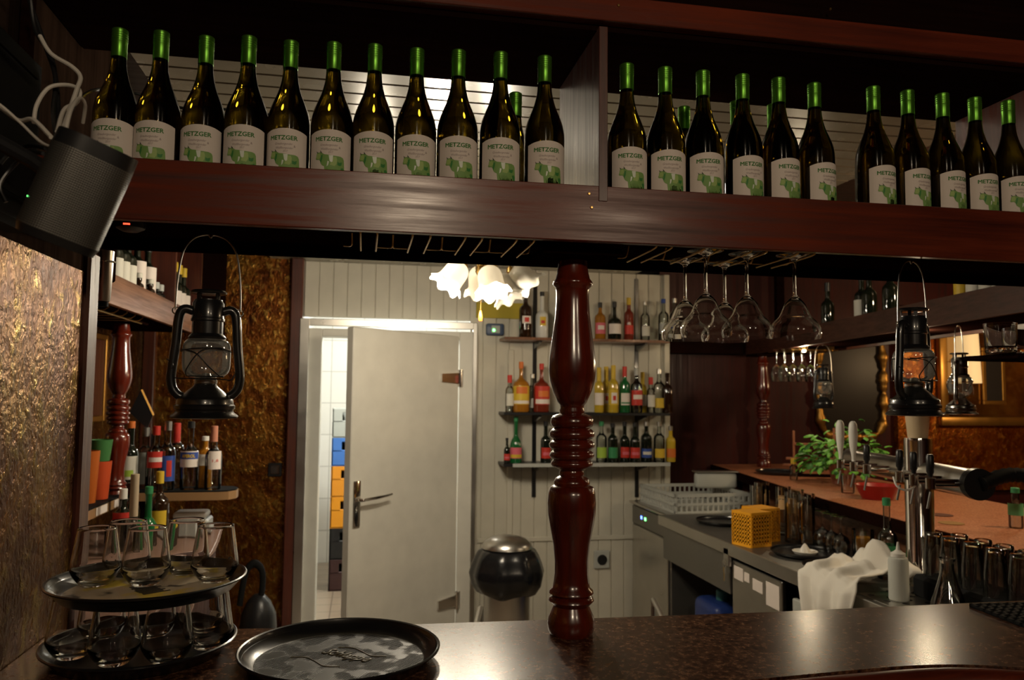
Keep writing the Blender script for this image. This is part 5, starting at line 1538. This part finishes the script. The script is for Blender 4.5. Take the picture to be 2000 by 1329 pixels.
# small shelf with tumblers at the right edge
q = at(1960, 694, Y=1.90)
t = thing('hanging_glass_shelf', 'small dark shelf hanging at the right picture edge with tumblers on it', 'shelf', (q.x, 1.90, q.z))
link('board', MB().box((-.045, -.10, -.014), (.42, .10, 0), .003).mesh('board', MAHOG_D), t)
link('hanger', MB().box((.36, -.01, 0), (.372, .01, 2.485 - q.z)).mesh('hanger', BLACK_M), t)
for k, (px, dy, lab) in enumerate(((1955, -.04, 'clear tumbler at the left end of the small hanging shelf'), (1990, .03, 'clear tumbler further right on the small hanging shelf'))):
    X = at(px, 690, Y=1.90 + dy).x
    put([('tumbler_glass', MB().lathe([(0, 0), (.036, 0), (.040, .005), (.043, .088), (.041, .088), (.038, .022), (0, .020)], 28).mesh('tumbler_glass', GLASS, angle=70), [])], 'tumbler', lab, 'glass', (X, 1.90 + dy, q.z + .0006), 0, 'tumblers on the hanging shelf', .95)

# ------------------------------------------------------------------ mirrors and frames beyond
c0, c1 = at(1592, 846, Y=5.34), at(1728, 655, Y=5.34)
cx, cz = (c0.x + c1.x) / 2, (c0.z + c1.z) / 2; hw, hh = (c1.x - c0.x) / 2, (c1.z - c0.z) / 2 + .06
t = thing('wall_mirror', 'dark mirror in an ornate rounded gold frame on the panelled wall', 'mirror', (cx, 5.355, cz))
ring = []
for k in range(120):
    a = 2 * PI * k / 120
    n_ = 5; c, s = math.cos(a), math.sin(a)
    kk = (abs(c) ** n_ + abs(s) ** n_) ** (-1 / n_)
    ring.append(((hw - .03) * kk * c, -.03, (hh - .03) * kk * s))
link('gold_frame', MB().tube(ring, [.028 + .010 * math.sin(k * .9) + .005 * math.sin(k * 2.3) for k in range(120)], 10, closed=True).mesh('gold_frame', GOLD, angle=80), t)
link('mirror_glass', MB().prism([(p[0], p[2]) for p in ring], 0, .01, Matrix.Rotation(PI / 2, 4, 'X')).mesh('mirror_glass', MIRROR), t)
c0, c1 = at(1832, 832, Y=5.30), at(2080, 640, Y=5.30)
t = thing('wide_mirror', 'wide mirror in a heavy gold frame beyond the beer taps', 'mirror', (0, 5.305, 0))
fw = .07
z0, z1, x0, x1 = c0.z, c1.z, c0.x, 5.6
b = MB().box((x0, -.05, z0), (x1, 0, z0 + fw), .015, seg=2).box((x0, -.05, z1 - fw), (x1, 0, z1), .015, seg=2).box((x0, -.05, z0 + fw), (x0 + fw, 0, z1 - fw), .015, seg=2).box((x1 - fw, -.05, z0 + fw), (x1, 0, z1 - fw), .015, seg=2)
link('gold_frame', b.mesh('gold_frame', GOLD), t)
link('mirror_glass', MB().box((x0 + fw, -.02, z0 + fw), (x1 - fw, -.012, z1 - fw)).mesh('mirror_glass', mat('amber_mirror_glass', (.55, .38, .20), .08, 1.)), t)
for px, nm in ((1940, 'picture'),):
    q = at(px, 735, Y=5.27)
    t2 = thing('picture', 'small gold-framed picture hanging behind the small shelf', 'picture', (q.x, 5.278, q.z))
    w_, h_ = .10, .22
    link('picture_frame', MB().box((-w_, -.02, -h_), (w_, 0, -h_ + .03), .004).box((-w_, -.02, h_ - .03), (w_, 0, h_), .004).box((-w_, -.02, -h_ + .03), (-w_ + .03, 0, h_ - .03), .004).box((w_ - .03, -.02, -h_ + .03), (w_, 0, h_ - .03), .004).mesh('picture_frame', GOLD), t2)
    link('picture_sheet', MB().box((-w_ + .03, -.010, -h_ + .03), (w_ - .03, -.004, h_ - .03)).mesh('picture_sheet', DARK), t2)
q = at(1882, 700, Y=5.2)
o = thing('wall_lamp', 'pale wall lamp shade glowing behind the silver lantern', 'lamp', (q.x, 5.16, q.z))
link('lamp_shade', MB().lathe([(.085, -.19), (.09, -.19), (.075, .19), (.07, .19)], 28).mesh('lamp_shade', mat('glowing_parchment', (.6, .5, .3), .6, emit=(1, .66, .30), estr=.55)), o)
link('wall_bracket', MB().box((-.015, 0, -.03), (.015, .12, .0), .004).lathe([(0, -.02), (.085, -.02), (.085, -.025), (0, -.025)], 16).mesh('wall_bracket', BRASS), o)

# ------------------------------------------------------------------ left back corner: side shelf, counter and bottles
t = thing('side_shelf', 'brown wooden overhead side shelf with wine bottles at the left', 'shelf', (0, 0, 0))
XA = -.87
YA0, YA1 = 2.2, 4.48
link('front_board', MB().box((XA - .02, YA0, 1.90), (XA, YA1, 2.01), .002).mesh('front_board', MAHOG_Y), t)
link('shelf_panel', MB().box((-1.31, YA0, 1.915), (XA - .0205, YA1, 1.95)).mesh('shelf_panel', MAHOG_D), t)
link('top_panel', MB().box((-1.31, YA0, 2.36), (XA - .01, YA1, 2.38)).mesh('top_panel', MAHOG_D), t)
link('back_panel', MB().box((-1.315, YA0, 1.951), (-1.29, YA1, 2.359)).mesh('back_panel', MAHOG_D), t)
for py in (3.86, 4.45):
    link('divider', MB().box((-1.289, py, 1.951), (XA - .003, py + .025, 2.359)).mesh('divider', MAHOG_Z), t)
link('hanging_board', MB().box((-1.31, YA1 - .04, 2.381), (XA - .01, YA1, 2.499)).box((-1.31, YA0, 2.381), (XA - .01, YA0 + .03, 2.499)).mesh('hanging_board', MAHOG_D), t)
RZ = math.radians(62)
last_y = 0.
for px, kk, lab, dx in ((222, 'red', 'first wine bottle with pale label on the side shelf, beside the steel cup', 0), (236, 'red', 'second wine bottle with pale label on the side shelf', 0), (250, 'red', 'third wine bottle with pale label on the side shelf', 0),
                        (269, 'tall', 'wine bottle with a tall white and yellow label on the side shelf', .0), (290, 'tall', 'wine bottle with a tall white label on the side shelf', 0),
                        (333, 'gold', 'first bottle with gold capsule right of the side shelf divider', 0), (343, 'gold', 'second bottle with gold capsule right of the side shelf divider', 0), (352, 'gold', 'third bottle with gold capsule right of the side shelf divider', 0), (361, 'gold', 'fourth bottle with gold capsule, half behind the lantern handle', 0)):
    q = at(px, 540, X=-.93)
    q.y = max(q.y, last_y + .076, 3.935 if kk == 'gold' else 0)
    last_y = q.y
    put(WK[kk], 'wine_bottle', lab, 'wine bottle', (-.935, q.y, 1.9505), RZ, 'wine bottles on the side shelf', .97)
MINI = spirit(.13, .022, BROWNG, .02, PAPER_W, (.03, .07, 1.2), ORANGE)
MINI2 = spirit(.13, .022, CLEARG, .03, GRAYBOX, (.03, .06, 1.3), mat('pale_blue_label', (.25, .33, .45), .5))
for px, kk, lab in ((274, MINI, 'miniature bottle with white cap in front of the tall labels'), (297, MINI, 'second miniature bottle with white cap on the side shelf'), (308, MINI2, 'miniature bottle with pale blue label, left one'), (317, MINI2, 'miniature bottle with pale blue label next to the divider')):
    q = at(px, 565, X=-.905)
    put(kk, 'miniature_bottle', lab, 'bottle', (-.9135, q.y, 1.9505), RZ, 'miniature bottles on the side shelf')

# brass rack under side shelf
t = thing('glass_rack', 'brass glass rack under the side shelf at the left', 'rack', (0, 0, 0))
for k in range(8):
    y = 2.70 + k * .11
    link('rail', MB().tube([(-1.25, y, 1.889), (-.92, y, 1.889), (-.905, y, 1.90), (-.905, y, 1.9145)], .003, 6).mesh('rail', BRASS), t)
link('front_wire', MB().tube([(-.93, 2.65, 1.884), (-.93, 3.55, 1.884)], .004, 6).mesh('front_wire', BRASS), t)

# steel cup hanging at the post
q = at(205, 540, Y=1.99)
t = thing('steel_cup', 'tapered steel cup hanging beside the wooden post', 'cup', (q.x - .002, 1.99, q.z))
link('cup_body', MB().lathe([(0, -.06), (.014, -.06), (.016, -.057), (.0205, .06), (.019, .06), (.0145, -.055), (0, -.055)], 24).mesh('cup_body', STEEL), t)
link('holder_ring', MB().tube([(.0235 * math.cos(a), .0235 * math.sin(a), .034) for a in [2 * PI * k / 20 for k in range(20)]], .002, 6, closed=True).tube([(-.0235, 0, .034), (-.05, -.02, .034)], .002, 6).mesh('holder_ring', CHROME), t)
link('cup_foot', MB().lathe([(0, -.061), (.012, -.061), (.012, -.072), (0, -.072)], 16).mesh('cup_foot', BLACK_R), t)

# mid shelf with rounded end
ZM = 1.165
t = thing('bottle_ledge', 'brown L-shaped ledge with a rounded end carrying spirit bottles', 'shelf', (0, 0, 0))
outl = [(-1.31, 2.6), (-.975, 2.6), (-.975, 3.66), (-.62, 3.66), (-.575, 3.675), (-.55, 3.72), (-.55, 3.78), (-.575, 3.825), (-.62, 3.84), (-1.31, 3.84)]
link('ledge_top', MB().prism([(x, y) for x, y in outl], ZM - .006, ZM).mesh('ledge_top', BLACK_R), t)
link('ledge_body', MB().prism([(x * 1.0 + (.003 if x > -.9 else 0), y) for x, y in outl], ZM - .042, ZM - .0065).mesh('ledge_body', mat('honey_brown_wood', (.30, .17, .075), .4, coat=.3)), t)
for sx_ in (-.98, -1.28):
    link('support', MB().box((sx_, 3.70, .951), (sx_ + .04, 3.82, ZM - .043)).mesh('support', MAHOG_D), t)
for y in (2.78, 3.0, 3.22, 3.44):
    link('price_tag', MB().box((-.9745, y, ZM - .038), (-.973, y + .13, ZM - .008)).mesh('price_tag', PAPER), t, label='white paper tag on the ledge front')
LK = {
    'a': spirit(.30, .034, DARKG, .03, ORANGE, (.05, .15, 1.25), PAPER_W, neck=.36, sub=[(.062, .09, .5, LIME)]),
    'b': spirit(.28, .040, CLEARG, .04, RED, (.10, .17, 1.1), RED, neck=.32, sub=[(.125, .145, .8, PAPER)]),
    'b2': spirit(.27, .030, CLEARG, .04, STEEL_D, (.02, .16, .9), GRAYBOX),
    'c': spirit(.30, .036, CLEARG, .04, STEEL, (.04, .15, .9), BLUE, neck=.34, sub=[(.06, .13, .3, RED)]),
    'd': spirit(.29, .034, CLEARG, .09, RED),
    'e': spirit(.30, .040, CLEARG, .03, BLACK_P, (.10, .17, 1.2), PAPER, neck=.38, sub=[(.135, .165, 1.15, BLUE)]),
    'f': spirit(.23, .034, AMBER, .02, WHITE_P, (.10, .15, 1.2), PAPER, neck=.25),
    'g': spirit(.28, .036, CLEARG, .07, mat('salmon_foil', (.50, .20, .12), .5), (.09, .17, .8), PAPER, neck=.36),
}
ap = wrap([text_bm('APEROL', .020, .060, bold=.0008)], .0412, 'label_lettering', [YELLOW], .142, 0)
LK['e'][2][2].append(('label_lettering', ap, []))
sa = wrap([text_bm('Sar', .020, .034, bold=.0006)], .0412, 'label_lettering', [PAPER], .127, .1)
LK['b'][2][2].append(('label_lettering', sa, []))
num = wrap([text_bm('1,8', .018, .026)], .0370, 'label_lettering', [RED], .122, 0)
LK['g'][2][2].append(('label_lettering', num, []))
for px, y, kk, rz, lab in ((254, 3.70, 'a', .2, 'dark bottle with white and green label, orange cap, on the ledge'), (283, 3.785, 'b2', 0, 'clear bottle with grey label second from left on the ledge'), (304, 3.70, 'b', .3, 'clear bottle with a red label and red cap on the ledge'), (326, 3.71, 'c', .5, 'clear bottle with a blue label and silver cap on the ledge'),
                           (344, 3.79, 'd', 0, 'clear bottle with a red neck behind the blue labelled one'), (371, 3.72, 'e', 0, 'bottle with blue and yellow label under the hanging lantern'), (400, 3.79, 'f', 0, 'short amber bottle with small white cap on the ledge'), (417, 3.71, 'g', .4, 'clear bottle with salmon neck and round cream label, right on ledge')):
    q = at(px, 900, Y=y)
    put(LK[kk], 'spirit_bottle', lab, 'bottle', (q.x, y, ZM + .0005), rz, 'spirits on the ledge')
for x, y, z, m_, h_, lab in ((-1.035, 3.43, 0, mat('orange_red_plastic', (.50, .07, .02), .3), .15, 'orange-red plastic cup on the ledge beside the post'), (-1.045, 3.31, 0, mat('red_plastic', (.42, .10, .015), .3), .20, 'tall orange plastic cup on the ledge half behind the post'),
                          (-1.035, 3.43, .151, mat('green_plastic', (.05, .17, .05), .3), .085, 'green plastic cup stacked on top of the orange-red one')):
    o = link('plastic_cup', MB().lathe([(0, 0), (.038, 0), (.048, h_), (.045, h_), (.036, .004), (0, .004)], 24).mesh('plastic_cup', m_)); o.location = (x, y, ZM + .0005 + z)
    tag(o, lab, 'cup', 'plastic cups')
# black tent card with gold edge on the ledge
t = thing('menu_stand', 'black folded card with a gold edge above the ledge bottles', 'card', (-.93, 3.79, ZM + .28 - .02), math.radians(0))
q0, q1, q2 = at(276, 762, Y=3.80), at(299, 812, Y=3.80), at(254, 806, Y=3.80)
o_ = Vector(t.location)
link('gold_edge', MB().tube([q0 - o_, q1 - o_], .007, 6).mesh('gold_edge', GOLD), t)
link('card_face', MB().prism([(q0.x - o_.x, q0.z - o_.z), (q1.x - o_.x, q1.z - o_.z), (q1.x - o_.x - .02, q1.z - o_.z - .06), (q2.x - o_.x, q2.z - o_.z)], -.004, .004, Matrix.Translation((0, .006, 0)) @ Matrix.Rotation(PI / 2, 4, 'X')).box((-.004, .006, -.27), (.012, .014, -.02)).mesh('card_face', BLACK_P), t)
t.location.z = o_.z

# low counter of the left corner with more bottles
t = thing('back_counter', 'pinkish brown counter in the left back corner', 'counter', (0, 0, 0))
link('counter_top', MB().box((-1.31, 2.3, .92), (-.60, 3.95, .95), .004).mesh('counter_top', mat('pink_brown_laminate', (.26, .15, .11), .4)), t)
link('counter_body', MB().box((-1.30, 2.35, .001), (-.66, 3.93, .919)).mesh('counter_body', PANEL_Z), t)
BL = {'w': spirit(.26, .036, DARKG, .04, WHITE_P, (.14, .17, 1.1), RED, neck=.3), 'd': spirit(.27, .038, DARKG, .03, BLACK_P, neck=.3), 'c': spirit(.33, .042, CLEARG, .16, mat('cream_neck_paper', (.42, .33, .22), .6), neck=.52), 'g': spirit(.26, .044, GREENG, .03, GREENP, neck=.5, shoulder=.25), 'y': spirit(.31, .040, BROWNG, .05, YELLOW, (.06, .15, 1.1), YELLOW, neck=.32)}
for x, y, kk, lab in ((-.925, 3.38, 'w', 'dark bottle with a white and red cap on the low counter'), (-.930, 3.50, 'd', 'dark plain bottle beside the white-capped one'), (-.850, 3.25, 'c', 'clear bottle with a long cream neck wrapper behind the tumblers'), (-.847, 3.45, 'g', 'bright green bottle behind the tumblers'), (-.832, 3.56, 'y', 'brown bottle with a yellow label behind the tumblers')):
    put(BL[kk], 'bottle', lab, 'bottle', (x, y, .9506), rnd.uniform(-.2, .2), 'bottles on the low counter')
t = thing('white_box', 'white plastic box with a rounded lid on the low counter', 'box', (at(378, 1045, Z=.95).x, 3.76, .9506))
link('box_body', MB().box((-.08, -.07, 0), (.08, .07, .085), .008).mesh('box_body', GRAYBOX), t)
link('box_lid', MB().box((-.07, -.06, .0855), (.07, .06, .115), .012, seg=2).mesh('box_lid', WHITE_P), t)
# framed panel on the back-left wall
q = at(200, 640, X=-1.3); 
t = thing('framed_panel', 'gold-lined wooden framed panel on the cork wall by the post', 'frame', (-1.318, 0, 0))
y1, zt, zb = at(213, 650, X=-1.30).y, 1.885, at(213, 822, X=-1.30).z
link('gold_moulding', MB().box((0, y1 - .03, zb), (.02, y1, zt), .004).box((0, y1 - .9, zb), (.02, y1 - .031, zb + .03), .004).box((0, y1 - .9, zt - .03), (.02, y1 - .031, zt), .004).box((0, y1 - .93, zb), (.02, y1 - .901, zt), .004).mesh('gold_moulding', GOLD), t)
link('wood_field', MB().box((.001, y1 - .899, zb + .031), (.012, y1 - .032, zt - .031)).mesh('wood_field', MAHOG_Z), t)
# switch on the cork wall
q = at(537, 918, Y=5.15)
o = thing('light_switch', 'small square dark light switch on the gold cork wall', 'switch', (q.x, 5.159, q.z))
link('switch_plate', MB().box((-.042, -.012, -.042), (.042, 0, .042), .004).mesh('switch_plate', BLACK_P), o)
link('rocker', MB().box((-.028, -.017, -.028), (.028, -.0125, .028), .003).mesh('rocker', BROWNG), o)
# black vacuum cleaner with a curved hose
q = at(505, 1200, Y=4.6)
t = thing('vacuum_cleaner', 'black vacuum cleaner with a curved hose standing by the cork wall', 'vacuum cleaner', (q.x, 4.6, 0))
link('cleaner_body', MB().lathe([(0, 0), (.15, 0), (.16, .03), (.16, .36), (.15, .44), (.10, .52), (.05, .56), (0, .57)], 28).mesh('cleaner_body', BLACK_P), t)
t.scale = (.62, .62, .86)
t.location.z = .0
link('suction_hose', MB().tube(curve3([(.02, -.02, .55), (.03, -.02, .66), (.01, -.02, .73), (-.05, -.02, .76), (-.11, -.02, .72), (-.14, -.02, .62), (-.16, -.02, .50)], 6), .026, 14).mesh('suction_hose', BLACK_R), t)
